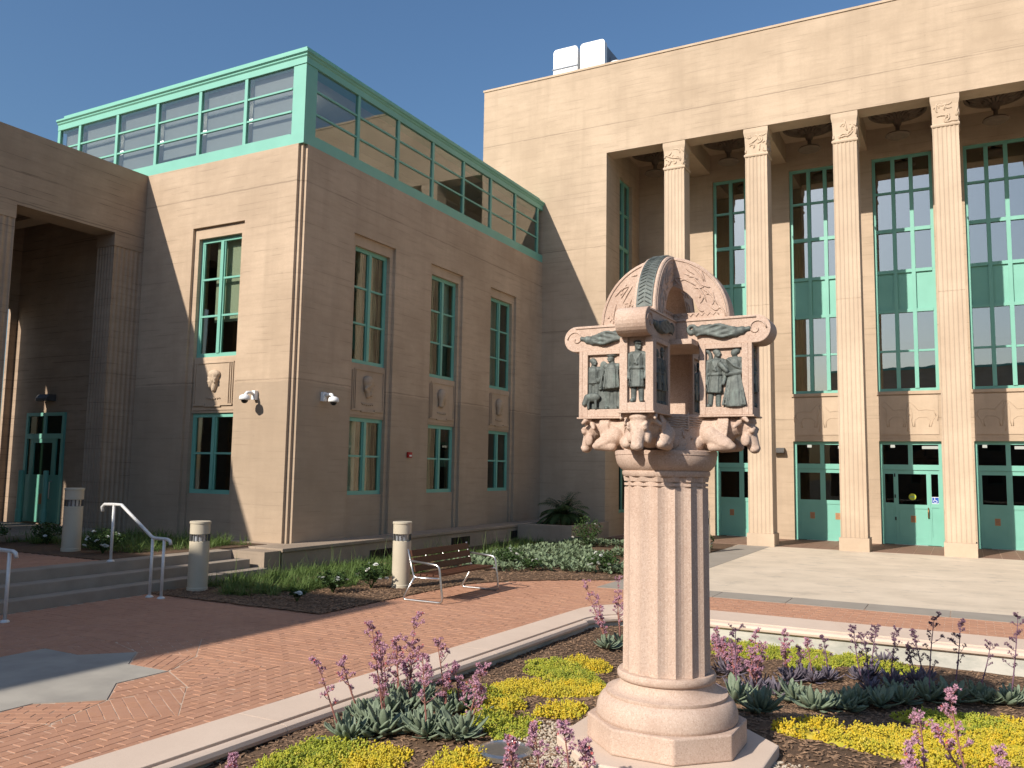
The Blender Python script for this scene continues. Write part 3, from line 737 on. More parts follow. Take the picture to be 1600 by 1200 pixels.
def door_bay(fn, c, kind):
    f = MB(); a, b = -0.22, -0.12; u0, u1 = c - 0.85, c + 0.85
    f.mbox(fn, u0, u0 + 0.09, a, b, 0.004, 3.099); f.mbox(fn, u1 - 0.09, u1, a, b, 0.004, 3.099)
    f.mbox(fn, u0 + 0.09, u1 - 0.09, a, b, 3.0, 3.099); f.mbox(fn, u0 + 0.09, u1 - 0.09, a, b, 2.24, 2.40)
    f.mbox(fn, c - 0.06, c + 0.06, a, b, 2.40, 3.0)
    D = f.build('door', 'green_paint', MAIN)
    for p, q in ((u0 + 0.09, c - 0.06), (c + 0.06, u1 - 0.09)):
        g_ = MB(); g_.mbox(fn, p, q, -0.19, -0.18, 2.40, 3.0); g_.build('pane', 'glass_door', D)
    def leaf(p, q, zb, st=0.10, name='door_leaf', mat='green_paint', bot=0.02):
        l = MB(); a2, b2 = -0.205, -0.15
        l.mbox(fn, p, p + st, a2, b2, bot, 2.235); l.mbox(fn, q - st, q, a2, b2, bot, 2.235)
        l.mbox(fn, p + st, q - st, a2, b2, 2.12, 2.235); l.mbox(fn, p + st, q - st, a2, b2, zb - 0.09, zb + 0.03); l.mbox(fn, p + st, q - st, a2, b2, bot, 0.25)
        l.mbox(fn, p + st, q - st, a2 + 0.01, b2 - 0.018, 0.25, zb - 0.09)
        l.build(name, mat, D)
        g_ = MB(); g_.mbox(fn, p + st, q - st, -0.182, -0.174, zb + 0.03, 2.12); g_.build('pane', 'glass_door', D)
    if kind == 'door':
        leaf(c - 0.45, c + 0.50, 1.18, 0.09); leaf(c - 0.76, c - 0.452, 1.22, 0.035, 'sidelight'); leaf(c + 0.502, c + 0.76, 1.22, 0.035, 'sidelight')
        h = MB(); h.tube([fn(c + 0.44, -0.15, 1.12), fn(c + 0.44, -0.09, 1.10), fn(c + 0.44, -0.075, 0.98), fn(c + 0.44, -0.09, 0.85), fn(c + 0.44, -0.15, 0.82)], 0.018, 8); h.build('door_handle', 'brass', D, smooth=True)
        for zz in (2.08, 1.45, 0.78):
            h = MB(); h.mbox(fn, c - 0.47, c - 0.43, -0.15, -0.13, zz - 0.05, zz + 0.05); h.build('hinge', 'black_plastic', D)
        h = MB(); h.prism([(c + 0.02 + 0.10 * math.cos(k * math.pi / 12), 1.44 + 0.10 * math.sin(k * math.pi / 12)) for k in range(24)], lambda x, z, q: fn(x, q, z), -0.173, -0.170); h.build('round_sticker', 'sign_yellow', D)
        h = MB(); h.mbox(fn, c - 0.05, c + 0.09, -0.169, -0.167, 1.425, 1.455); h.build('sticker_band', 'green_door', D)
        h = MB(); h.mbox(fn, c + 0.535, c + 0.735, -0.173, -0.170, 1.25, 1.45); sg = h.build('access_sign', 'white_paint', D)
        h = MB(); h.mbox(fn, c + 0.55, c + 0.72, -0.169, -0.167, 1.265, 1.435); h.build('sign_field', 'sign_blue', D)
        h = MB(); ux, uz = c + 0.63, 1.345                         # wheelchair symbol
        h.tube([fn(ux + 0.045 * math.cos(a), -0.166, uz - 0.018 + 0.045 * math.sin(a)) for a in [R(t) for t in range(110, 400, 20)]], 0.008, 5)
        h.tube([fn(ux - 0.012, -0.166, uz + 0.05), fn(ux - 0.005, -0.166, uz), fn(ux + 0.035, -0.166, uz), fn(ux + 0.055, -0.166, uz - 0.05)], 0.009, 5)
        h.ell(fn(ux - 0.014, -0.166, uz + 0.07), (0.014, 0.006, 0.014)); h.build('sign_symbol', 'white_paint', D)
        h = MB(); h.mbox(fn, c + 0.87, c + 0.93, 0.0, 0.04, 0.95, 1.07); h.build('push_button', 'black_plastic', D)
        ns = [c + 0.03]
    else:
        leaf(c - 0.76, c - 0.001, 1.24, 0.075); leaf(c + 0.001, c + 0.76, 1.24, 0.075); ns = [c - 0.33, c + 0.42]
    for n_ in ns:
        h = MB(); h.mbox(fn, n_ - 0.07, n_ + 0.07, -0.165, -0.160, 0.68, 0.88); nn = h.build('notice', 'notice_orange', D)
        h = MB()
        for k in range(4): h.mbox(fn, n_ - 0.05, n_ + 0.05 - 0.02 * (k % 2), -0.1598, -0.158, 0.72 + k * 0.04, 0.735 + k * 0.04)
        h.build('notice_print', 'terracotta', D)
    h = MB(); h.mbox(fn, c - 0.5, c + 0.4, -0.20, -0.10, 0.004, 0.022); h.build('threshold', 'stainless', D)
for i, c in enumerate(WX[:5]): door_bay(FM, c, 'door' if i == 2 else 'fixed')
f = MB(); fn = FJ
f.mbox(fn, 26.1, 26.18, -0.2, -0.12, 0.7, 3.1); f.mbox(fn, 27.22, 27.3, -0.2, -0.12, 0.7, 3.1); f.mbox(fn, 26.18, 27.22, -0.2, -0.12, 3.0, 3.1); f.mbox(fn, 26.18, 27.22, -0.2, -0.12, 0.7, 0.8); f.mbox(fn, 26.18, 27.22, -0.2, -0.12, 2.3, 2.4); f.mbox(fn, 26.66, 26.74, -0.2, -0.12, 0.8, 2.3)
jw = f.build('window', 'green_paint', MAIN)
for y0, y1, z0, z1 in ((26.18, 27.22, 2.4, 3.0), (26.18, 26.66, 0.8, 2.3), (26.74, 27.22, 0.8, 2.3)):
    h = MB(); h.mbox(fn, y0, y1, -0.17, -0.16, z0, z1); h.build('pane', 'glass_door', jw)
# box downlight on the pier
def box_light(name, label, fn, u, z, hw=0.17):
    t = thing(name, label, 'wall light', fn(u, 0, z))
    h = MB(); h.prism([(0.0, z - 0.07), (0.24, z - 0.07), (0.24, z - 0.01), (0.17, z + 0.09), (0.0, z + 0.09)], lambda ww, zz, uu: fn(uu, ww + 0.002, zz), u - hw, u + hw); h.build('housing', 'lamp_metal', t, bevel=0.008)
    h = MB(); h.mbox(fn, u - hw + 0.03, u + hw - 0.03, 0.03, 0.21, z - 0.085, z - 0.072); h.build('lens', 'glass_lens', t)
box_light('wall_downlight', 'dark box downlight on the tan pier between the colonnade doors', FM, -5.24, 2.80)

# rooftop units
def hvac(name, label, x0, x1, seam):
    t = thing(name, label, 'rooftop unit', ((x0 + x1) / 2, 31, 15.0))
    h = MB(); h.box(x0 + 0.05, x1 - 0.05, 29.1, 33.9, 15.0, 15.3); h.build('curb', 'grey_panel', t)
    h = MB(); h.prism([(x0, 15.3), (x1, 15.3)] + [(x1 - 0.14 + 0.14 * math.cos(R(k)), 18.56 + 0.14 * math.sin(R(k))) for k in range(0, 91, 15)] + [(x0 + 0.14 - 0.14 * math.cos(R(k)), 18.56 + 0.14 * math.sin(R(k))) for k in range(90, -1, -15)], lambda x, z, y: (x, y, z), 29.0, 29.25); h.build('end_panel', 'white_paint', t)
    h = MB(); h.box(x0 + 0.02, x1 - 0.02, 29.251, 34.0, 15.3, 18.52); bd = h.build('casing', 'grey_panel', t)
    for k in range(4):
        h = MB(); h.box(x1 - 0.019, x1 + 0.012, 29.6 + k * 1.1, 30.5 + k * 1.1, 15.6, 18.2); h.build('side_panel', 'grey_panel', bd)
        h = MB(); h.box(x1 - 0.019, x1 + 0.05, 30.55 + k * 1.1, 30.61 + k * 1.1, 17.2, 18.3); h.build('bracket', 'white_paint', bd)
    if seam:
        h = MB(); h.box(x0 - 0.04, x1 + 0.02, 28.97, 28.998, 17.86, 17.90); h.build('seam_strip', 'grey_panel', t)
hvac('rooftop_air_unit', 'white rooftop air unit with a dark horizontal seam', -13.92, -12.88, True)
hvac('rooftop_air_unit', 'larger white rooftop air unit with grey louvred flank', -12.76, -11.74, False)
t = thing('roof_vent', 'low white roof vent beside the grey flank of the larger air unit', 'roof vent', (-11.2, 27.2, 15.0))
h = MB(); h.lathe([(0.16, 0), (0.16, 1.38), (0.24, 1.38), (0.24, 1.46), (0.12, 1.52)], 20, (-10.42, 26.9, 15.0)); h.build('hood', 'white_paint', t)

# ================================================================ PORTICO (far left, in shade)
PORT = thing('portico_building', 'low shaded concrete portico with fluted piers joining the wing', 'building', (-19.3, 4.0, 0.5))
m = MB()
ZS = 7.36
m.box(-17.82, XC, -5.2, YB, ZS, 8.96); m.box(-21.3, -17.82, -5.2, YB, 8.2, 8.96)
m.box(-21.6, -17.82, 12.78, YB, 0.3, 8.2); m.box(-17.82, -17.15, 13.201, YB, 0.3, ZS)
grid_wall(m, lambda u, ww, z: (-21.2 + ww, u, z), -5.2, 12.78, 0.3, 8.2, -0.06, 0.0, [(12.00, 12.60, 0.62, 5.9), (7.95, 8.40, 0.62, 7.0), (4.9, 5.3, 0.62, 6.8)])  # unseen west wall, thin, slits added to let sun slivers onto the end wall
m.box(-21.2, XC, -5.2, -4.6, 0.3, ZS)
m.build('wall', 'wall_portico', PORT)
for y in (11.5, 9.0, 6.5): m = MB(); m.box(-21.2, -17.821, y - 0.2, y + 0.2, 7.55, 8.199); m.build('soffit_beam', 'wall_portico', PORT)
def pier(y0, y1, x0, x1):
    mm = MB(); p = fluted(x1 - x0, y1 - y0, 6, 0.022); mm.loft([[((x0 + x1) / 2 + a, (y0 + y1) / 2 + b, z) for a, b in p] for z in (0.48, ZS - 0.30)]); mm.build('fluted_pier', 'wall_portico', PORT)
    mm = MB(); mm.box(x0 - 0.01, x1 + 0.01, y0 - 0.01, y1 + 0.01, ZS - 0.298, ZS - 0.001); mm.build('pier_cap', 'wall_portico', PORT)
pier(12.46, 13.20, -17.76, -17.16)
for y in (9.40, 6.35, 3.3, 0.25): pier(y, y + 0.74, -17.80, -17.16)
m = MB(); m.box(-21.2, -16.6, -5.0, 12.45, 0.3, 0.60); m.build('portico_floor', 'step_concrete', PORT)
# shaded door at the end of the portico
def FE(u, ww, z): return (u, 12.78 - ww, z)
f = MB(); f.mbox(FE, -20.42, -20.34, 0.0, 0.06, 0.6, 3.25); f.mbox(FE, -19.02, -18.94, 0.0, 0.06, 0.6, 3.25); f.mbox(FE, -20.34, -19.02, 0.0, 0.06, 3.17, 3.25); f.mbox(FE, -20.34, -19.02, 0.0, 0.06, 2.62, 2.74); f.mbox(FE, -19.72, -19.64, 0.0, 0.06, 2.74, 3.17)
D = f.build('door', 'green_paint', PORT)
for p, q, z0, z1 in ((-20.34, -19.72, 2.74, 3.17), (-19.64, -19.02, 2.74, 3.17), (-20.33, -20.2, 1.75, 2.62), (-20.05, -19.35, 1.75, 2.52), (-19.2, -19.03, 1.75, 2.62)):
    h = MB(); h.mbox(FE, p, q, 0.012, 0.018, z0, z1); h.build('pane', 'glass_door', D)
f = MB()
for p, q, z0, z1 in ((-20.2, -20.05, 0.62, 2.62), (-19.35, -19.2, 0.62, 2.62), (-20.05, -19.35, 2.52, 2.62), (-20.05, -19.35, 0.62, 1.75), (-20.34, -20.2, 0.62, 1.75), (-19.2, -19.02, 0.62, 1.75)): f.mbox(FE, p, q, 0.01, 0.045, z0, z1)
f.mbox(FE, -20.34, -19.02, 0.002, 0.009, 0.62, 3.17)
f.build('door_leaf', 'green_door', D)
for u in (-20.27, -19.30):
    h = MB(); h.lathe([(0.075, 0), (0.075, 0.3), (0.06, 0.33), (0.06, 1.2), (0.065, 1.21), (0.05, 1.25)], 16, (u, 12.60, 0.602)); h.build('guard_post', 'green_paint', D, smooth=False)
h = MB(); h.tube([FE(-19.28, 0.045, 1.6), FE(-19.28, 0.10, 1.58), FE(-19.28, 0.10, 1.2), FE(-19.28, 0.045, 1.18)], 0.016, 8); h.build('door_handle', 'stainless', D)
h = MB(); h.mbox(FE, -19.72, -19.62, 0.046, 0.05, 1.05, 1.3); h.build('notice', 'notice_orange', D)
box_light('wall_downlight', 'dark box downlight above the shaded green portico door', FE, -19.62, 3.60, 0.22)

# ================================================================ other wings of the court (behind and beside the camera)
def plain_wing(name, label, x0, x1, y0, y1, z, face):
    t = thing(name, label, 'building', ((x0 + x1) / 2, (y0 + y1) / 2, 0))
    h = MB(); h.box(x0, x1, y0, y1, -0.1, z); h.build('wall', 'wall_wing', t)
    h = MB(); h.box(x0 - 0.1, x1 + 0.1, y0 - 0.1, y1 + 0.1, z, z + 0.25); h.build('cornice', 'green_paint', t)
    for k in range(int((y1 - y0 if face == 'x' else x1 - x0) / 3.2)):
        for za, zb in ((1.4, 3.2), (4.5, 7.2)):
            h = MB(); u = (y0 if face == 'x' else x0) + 1.6 + 3.2 * k
            if face == 'x': h.box(x1 + 0.002, x1 + 0.03, u - 0.65, u + 0.65, za, zb)
            else: h.box(u - 0.65, u + 0.65, y1 + 0.002, y1 + 0.03, za, zb)
            q = h.build('window', 'green_paint', t)
            h = MB()
            if face == 'x': h.box(x1 + 0.032, x1 + 0.04, u - 0.57, u + 0.57, za + 0.08, zb - 0.08)
            else: h.box(u - 0.57, u + 0.57, y1 + 0.032, y1 + 0.04, za + 0.08, zb - 0.08)
            h.build('pane', 'black_plastic', q)
    return t
plain_wing('facing_wing', 'tan concrete wing at the near end of the portico, casting shade over the brick', -22.0, -12.75, -22.0, -5.1, 10.45, 'x')
plain_wing('street_building', 'tan building closing the court opposite the colonnade', -12.0, 26.0, -46.0, -34.0, 12.4, 'y')

# ================================================================ MEMORIAL COLUMN in the planter
AX, AY = -1.86, 5.78
TX, TY = -1.855, 5.78
MEM = thing('memorial_column', 'pink stone memorial column with crossed scroll arms, bulls and bronze reliefs', 'monument', (AX, AY, 0.1))
def octa(r, z0, z1): 
    m = MB(); m.prism([(AX + r * math.cos(R(22.5 + 45 * k)), AY + r * math.sin(R(22.5 + 45 * k))) for k in range(8)], lambda x, y, z: (x, y, z), z0, z1); return m
octa(0.75, 0.05, 0.235).build('base_slab', 'rim_concrete', MEM, bevel=0.012)
octa(0.54, 0.236, 0.40).build('plinth', 'pink_stone', MEM, bevel=0.012)
m = MB(); prof = [(0.40, 0.401)] + [(0.470, 0.401), (0.478, 0.415)] + [(0.395 + 0.083 * math.cos(R(a)), 0.425 + 0.125 * math.sin(R(a))) for a in range(0, 86, 10)] + [(0.412, 0.553), (0.412, 0.57), (0.40, 0.572)] + [(0.40 - 0.085 * math.sin(R(a)), 0.572 + 0.075 * (1 - math.cos(R(a)))) for a in range(0, 91, 15)] + [(0.325, 0.65), (0.335, 0.665), (0.335, 0.69), (0.325, 0.705)]
m.lathe(prof, 64, (AX, AY, 0)); smooth_angle(m.build('base_moulding', 'pink_stone', MEM), 40)
def flute_ring(r, z, nf=16, dep=0.020):
    p = []
    for i in range(nf):
        for t, d in ((0.0, 0.0), (0.2, 0.62), (0.4, 0.97), (0.6, 0.97), (0.8, 0.62)):
            a = 2 * math.pi * (i + t) / nf + R(7); rr = r * (1 - 0.0) - dep * d
            p.append((AX + rr * math.cos(a), AY + rr * math.sin(a), z))
    return p
for za, zb, ra, rb in ((0.706, 1.945, 0.300, 0.292), (1.957, 1.975, 0.293, 0.293), (1.987, 2.02, 0.293, 0.300)):
    m = MB(); m.loft([flute_ring(ra, za), flute_ring(rb, zb)]); m.build('fluted_shaft', 'pink_stone', MEM)
m = MB(); m.lathe([(0.272, 1.944), (0.272, 1.988)], 48, (AX, AY, 0)); m.build('neck_groove', 'pink_stone', MEM)
m = MB(); m.lathe([(0.295, 2.021), (0.305, 2.035), (0.305, 2.055), (0.298, 2.06), (0.318, 2.075), (0.342, 2.11), (0.352, 2.15), (0.352, 2.165), (0.356, 2.168), (0.356, 2.195), (0.34, 2.20)], 64, (AX, AY, 0)); smooth_angle(m.build('capital_bowl', 'pink_stone', MEM), 40)
m = MB(); m.lathe([(0.30, 2.201), (0.29, 2.40), (0.295, 2.435), (0.27, 2.445)], 48, (TX, TY, 0)); dr = m.build('drum', 'pink_stone', MEM); smooth_angle(dr, 40)
m = MB(); q = random.Random(3)
for k in range(5):
    zz = 2.425 - 0.016 * k
    m.tube([(TX + 0.293 * math.cos(a), TY + 0.293 * math.sin(a), zz + 0.004 * math.sin(a * 24 + k)) for a in [2 * math.pi * i / 96 for i in range(96)]], 0.006, 5, closed=True)
for k in range(36):
    a0 = q.uniform(0, 6.28); z0 = q.uniform(2.23, 2.33); da = q.uniform(-0.05, 0.05); dz = q.uniform(-0.02, 0.03)
    m.tube([(TX + 0.296 * math.cos(a0 + da * i), TY + 0.296 * math.sin(a0 + da * i), z0 + dz * i + 0.012 * math.sin(i * 1.7)) for i in range(5)], [0.003, 0.008, 0.009, 0.008, 0.003], 5)
m.build('carved_waves', 'pink_stone', dr, smooth=True)

# crouching bulls under each arm
def bull():
    b = MB(); V = Vector
    b.ell(V((0.26, 0, 0.125)), (0.24, 0.125, 0.125)); b.ell(V((0.40, 0, 0.16)), (0.12, 0.115, 0.09))
    b.cone(V((0.42, 0, 0.165)), 0.10, V((0.525, 0, 0.185)), 0.070)
    b.cone(V((0.555, 0, 0.165)), 0.066, V((0.605, 0, 0.035)), 0.042)
    b.ell(V((0.612, 0, 0.012)), (0.036, 0.046, 0.028)); b.ell(V((0.585, 0, 0.205)), (0.04, 0.066, 0.03))
    for s in (-1, 1):
        b.ell(V((0.607, s * 0.054, 0.135)), (0.020, 0.020, 0.020)); b.tube([V((0.58, s * 0.058, 0.165)), V((0.612, s * 0.062, 0.162)), V((0.628, s * 0.05, 0.145))], 0.011, 6)
        b.ell(V((0.565, s * 0.062, 0.075)), (0.034, 0.020, 0.045)); b.ell(V((0.638, s * 0.020, 0.022)), 0.012)
        b.tube([V((0.56, s * 0.045, 0.222)), V((0.555, s * 0.085, 0.228)), V((0.575, s * 0.112, 0.215)), V((0.60, s * 0.118, 0.190))], [0.024, 0.023, 0.018, 0.010], 8)
        b.cone(V((0.53, s * 0.080, 0.19)), 0.022, V((0.505, s * 0.120, 0.160)), 0.014, 8)
        b.cone(V((0.34, s * 0.105, 0.10)), 0.066, V((0.455, s * 0.118, 0.042)), 0.044); b.cone(V((0.455, s * 0.118, 0.042)), 0.044, V((0.36, s * 0.125, 0.028)), 0.036)
        b.ell(V((0.475, s * 0.115, 0.030)), (0.042, 0.038, 0.030)); b.cone(V((0.12, s * 0.10, 0.10)), 0.075, V((0.25, s * 0.118, 0.05)), 0.05)
        for k in range(4): b.tube([V((0.455 - 0.020 * k, s * 0.085, 0.245)), V((0.46 - 0.02 * k, s * 0.118, 0.18)), V((0.45 - 0.02 * k, s * 0.115, 0.11))], 0.009, 6)
        for k in range(3): b.tube([V((0.36 + 0.022 * k, s * 0.160, 0.070 - 0.012 * k)), V((0.42 + 0.018 * k, s * 0.160, 0.055 - 0.012 * k))], 0.008, 6)
    return remeshed(b, 0.0075, 1)
BULL = bull()
def armM(k, z): return Matrix.Translation((TX, TY, z)) @ Matrix.Rotation(R(-90 + 90 * k), 4, 'Z')
for k in range(4):
    mobj(BULL.copy(), 'crouching_bull', 'pink_stone', MEM, armM(k, 2.20))
bpy.data.meshes.remove(BULL)

# bronze figures: local u across, w out of the face, z up, about one unit tall
V = Vector
def man(b, u, s=1.0, lean=0.0, coat=True, hat=None, face=1, z0=0.0, cape=False):
    P = lambda x, y, z: V((u + (x + lean * z) * s, y * s, z0 + z * s))
    b.ell(P(0.012 * face, 0.05, 0.915), (0.058 * s, 0.06 * s, 0.07 * s)); b.cone(P(0, 0.03, 0.86), 0.045 * s, P(0, 0.02, 0.80), 0.06 * s)
    b.ell(P(0.06 * face, 0.075, 0.905), (0.02 * s, 0.03 * s, 0.022 * s)); b.ell(P(0.035 * face, 0.08, 0.868), (0.035 * s, 0.03 * s, 0.022 * s))
    b.cone(P(-0.095, 0.03, 0.77), 0.06 * s, P(0.095, 0.03, 0.77), 0.06 * s); b.cone(P(0, 0.03, 0.72), 0.115 * s, P(0, 0.03, 0.56), 0.105 * s)
    if hat == 'peak':
        b.ell(P(0, 0.05, 0.975), (0.07 * s, 0.07 * s, 0.035 * s)); b.ell(P(0.03 * face, 0.09, 0.952), (0.075 * s, 0.06 * s, 0.012 * s))
    elif hat == 'brim':
        b.ell(P(0, 0.05, 0.965), (0.10 * s, 0.09 * s, 0.016 * s)); b.ell(P(-0.01, 0.05, 0.99), (0.06 * s, 0.06 * s, 0.045 * s))
    else: b.ell(P(-0.012 * face, 0.04, 0.945), (0.062 * s, 0.062 * s, 0.055 * s))
    if cape:
        b.tube([P(0, 0.03, 0.78), P(0, 0.03, 0.70), P(0.02, 0.04, 0.36)], [0.08 * s, 0.14 * s, 0.19 * s], 16)
        for k in range(6): b.tube([P(-0.13 + 0.05 * k, 0.15, 0.72), P(-0.17 + 0.065 * k, 0.21, 0.38)], [0.014 * s, 0.022 * s], 6)
    hem = 0.24 if coat else 0.50
    b.tube([P(0, 0.03, 0.60), P(0, 0.03, 0.5), P(0, 0.03, hem)], [0.10 * s, 0.11 * s, (0.145 if coat else 0.12) * s], 16)
    if coat:
        b.tube([P(-0.115, 0.06, 0.56), P(-0.05, 0.13, 0.55), P(0.05, 0.13, 0.55), P(0.115, 0.06, 0.56)], 0.022 * s, 6)
        b.tube([P(-0.07, 0.11, 0.79), P(0.02, 0.15, 0.60)], 0.016 * s, 6); b.tube([P(0.07, 0.11, 0.79), P(-0.03, 0.15, 0.62)], 0.016 * s, 6)
        for k in range(5): b.tube([P(-0.10 + 0.05 * k, 0.12, 0.52), P(-0.12 + 0.06 * k, 0.155, 0.26)], 0.012 * s, 6)
    for q in (-1, 1):
        b.cone(P(q * 0.06, 0.03, 0.48), 0.062 * s, P(q * 0.065, 0.03, 0.05), 0.045 * s); b.cone(P(q * 0.065, 0.03, 0.03), 0.04 * s, P(q * 0.085, 0.10, 0.022), 0.035 * s)
        if not cape:
            b.cone(P(q * 0.145, 0.03, 0.76), 0.052 * s, P(q * 0.165, 0.05, 0.56), 0.046 * s); b.cone(P(q * 0.165, 0.05, 0.56), 0.046 * s, P(q * 0.145, 0.09, 0.42), 0.036 * s); b.ell(P(q * 0.142, 0.10, 0.395), 0.035 * s)
def woman(b, u, s=1.0, face=-1):
    P = lambda x, y, z: V((u + x * s, y * s, z * s))
    b.ell(P(0.01 * face, 0.05, 0.90), (0.055 * s, 0.06 * s, 0.068 * s)); b.ell(P(-0.03 * face, 0.04, 0.93), (0.062 * s, 0.06 * s, 0.055 * s)); b.ell(P(-0.07 * face, 0.04, 0.99), (0.035 * s, 0.035 * s, 0.055 * s))
    b.cone(P(0, 0.03, 0.85), 0.042 * s, P(0, 0.02, 0.80), 0.06 * s); b.cone(P(-0.08, 0.03, 0.76), 0.075 * s, P(0.08, 0.03, 0.76), 0.075 * s); b.cone(P(0, 0.03, 0.72), 0.115 * s, P(0, 0.03, 0.58), 0.09 * s)
    b.tube([P(0, 0.03, 0.60), P(0, 0.03, 0.5), P(0.01, 0.03, 0.25), P(0.01, 0.03, 0.0)], [0.09 * s, 0.11 * s, 0.17 * s, 0.205 * s], 16)
    for k in range(8): b.tube([P(-0.09 + 0.026 * k, 0.10, 0.55), P(-0.18 + 0.052 * k, 0.20, 0.02)], [0.012 * s, 0.022 * s], 6)
    b.cone(P(-0.13 * face, 0.03, 0.74), 0.058 * s, P(-0.14 * face, 0.07, 0.58), 0.05 * s); b.cone(P(-0.14 * face, 0.07, 0.58), 0.05 * s, P(0.12 * face, 0.15, 0.54), 0.035 * s)
    b.tube([P(-0.12, 0.09, 0.80), P(0.0, 0.15, 0.68), P(0.12, 0.1, 0.62)], 0.022 * s, 6)
def flat_floor(b, u0, u1, z): b.tube([V((u0, 0.02, z)), V((u1, 0.02, z))], 0.03, 6)
def figset(kind):
    b = MB()
    if kind == 'coat': man(b, 0.0, 1.0, hat='peak')
    elif kind == 'couple':
        man(b, -0.17, 0.97, lean=0.06, coat=True, face=1); woman(b, 0.17, 0.98)
        b.tube([V((-0.30 + 0.085 * math.cos(a), 0.05, 0.83 + 0.11 * math.sin(a))) for a in [R(t) for t in range(-60, 271, 30)]], 0.035, 8)
        b.cone(V((-0.05, 0.14, 0.70)), 0.045, V((0.06, 0.18, 0.58)), 0.035)
    elif kind == 'group':
        man(b, -0.20, 0.94, coat=False, face=1); man(b, 0.13, 1.0, coat=False, hat='brim', cape=True, face=-1)
        b.ell(V((-0.02, 0.0, 0.80)), (0.085, 0.05, 0.10)); b.cone(V((-0.09, 0.1, 0.52)), 0.045, V((0.0, 0.12, 0.60)), 0.035)
        b.ell(V((-0.19, 0.13, 0.22)), (0.14, 0.07, 0.085)); b.cone(V((-0.28, 0.15, 0.22)), 0.06, V((-0.33, 0.18, 0.10)), 0.04)
        for du in (-0.26, -0.13): b.cone(V((du, 0.15, 0.18)), 0.03, V((du, 0.15, 0.02)), 0.024)
        for k in range(5): b.cone(V((0.02 + 0.075 * k, 0.02, 0.0)), 0.05, V((0.04 + 0.07 * k, 0.03, 0.16 + 0.03 * (k % 2))), 0.03)
    else:
        man(b, -0.14, 0.95, coat=True, face=1); man(b, 0.15, 0.97, coat=True, hat='brim', face=-1)
    b.xf(Matrix.Diagonal(({'couple': 1.02, 'group': 1.08, 'pair': 1.0}.get(kind, 1.0), 0.62, 1, 1)))
    return remeshed(b, 0.009, 0)
FIG = {k: figset(k) for k in ('coat', 'couple', 'group', 'pair')}
def pier4(k):
    M = armM(k, 0)      # local x outward, y lateral
    fo = lambda x, y, z: tuple(M @ V((x, y, z)))
    a, b_, h = 0.27, 0.60, 0.088
    def lbox(mb, x0, x1, y0, y1, z0, z1):
        q = MB(); q.box(x0, x1, y0, y1, z0, z1); mb.add([fo(*p) for p in q.v], q.f)
    m = MB(); lbox(m, a, b_, -h, h, 2.44, 2.925)
    P = m.build('relief_pier', 'pink_stone', MEM)
    m = MB(); t = 0.026; bw = 0.042
    z0, z1 = 2.441, 2.924
    for s in (-1, 1):
        y0, y1 = (h + 0.0005, h + t) if s > 0 else (-h - t, -h - 0.0005)
        lbox(m, a, a + bw, y0, y1, z0, z1); lbox(m, b_ - bw, b_, y0, y1, z0, z1); lbox(m, a + bw, b_ - bw, y0, y1, z0, z0 + 0.055); lbox(m, a + bw, b_ - bw, y0, y1, z1 - 0.03, z1)
        e0, e1 = (h - 0.026, h + t) if s > 0 else (-h - t, -h + 0.026)
        lbox(m, b_ + 0.0005, b_ + t, e0, e1, z0, z1)
    lbox(m, b_ + 0.0005, b_ + t, -h + 0.026, h - 0.026, z0, z0 + 0.055)
    lbox(m, a - 0.01, b_ + t + 0.012, -h - t - 0.012, h + t + 0.012, 2.428, 2.4395)
    m.build('panel_frame', 'pink_stone', P, bevel=0.003)
    def fig(kind, origin, ax_u, ax_w, s, lab):
        o = M @ V(origin); U = (M.to_3x3() @ V(ax_u)); W = M.to_3x3() @ V(ax_w)
        MM = Matrix(((U.x * s, W.x * s, 0, o.x), (U.y * s, W.y * s, 0, o.y), (0, 0, s, o.z), (0, 0, 0, 1)))
        ob = mobj(FIG[kind].copy(), 'bronze_relief', 'bronze_patina', P, MM)
        if MM.determinant() < 0: ob.data.flip_normals()
        ob['label'] = lab
    mid = (a + b_) / 2
    if k in (0, 3):
        for sgn in ((-1, 1) if k == 0 else (1,)):
            pm = MB(); lbox(pm, a + 0.045, b_ - 0.045, sgn * (h + 0.001), sgn * (h + 0.007), 2.50, 2.80); pm.build('bronze_ground', 'bronze_patina', P)
    s = 0.385
    sidek = ('pair', 'couple', 'pair', 'pair')[k]
    # k: 0 = towards -Y, 1 = +X, 2 = +Y, 3 = -X ; side -y of arm 1 faces -Y; side +y of arm 3 faces -Y
    fig('coat', (b_ - 0.006, 0, 2.50), (0, 1, 0), (1, 0, 0), 0.40, 'bronze standing man in long belted coat and cap')
    fig('couple' if k == 1 else 'pair', (mid, -h + 0.008, 2.495), (1, 0, 0), (0, -1, 0), s if k != 1 else 0.415, 'bronze man and woman facing each other' if k == 1 else 'bronze pair of standing figures')
    fig('group' if k == 3 else 'pair', (mid, h - 0.008, 2.495), (-1, 0, 0), (0, 1, 0), s if k != 3 else 0.405, 'bronze group with caped man and animal' if k == 3 else 'bronze pair of standing figures')
for k in range(4): pier4(k)
for q in FIG.values(): bpy.data.meshes.remove(q)
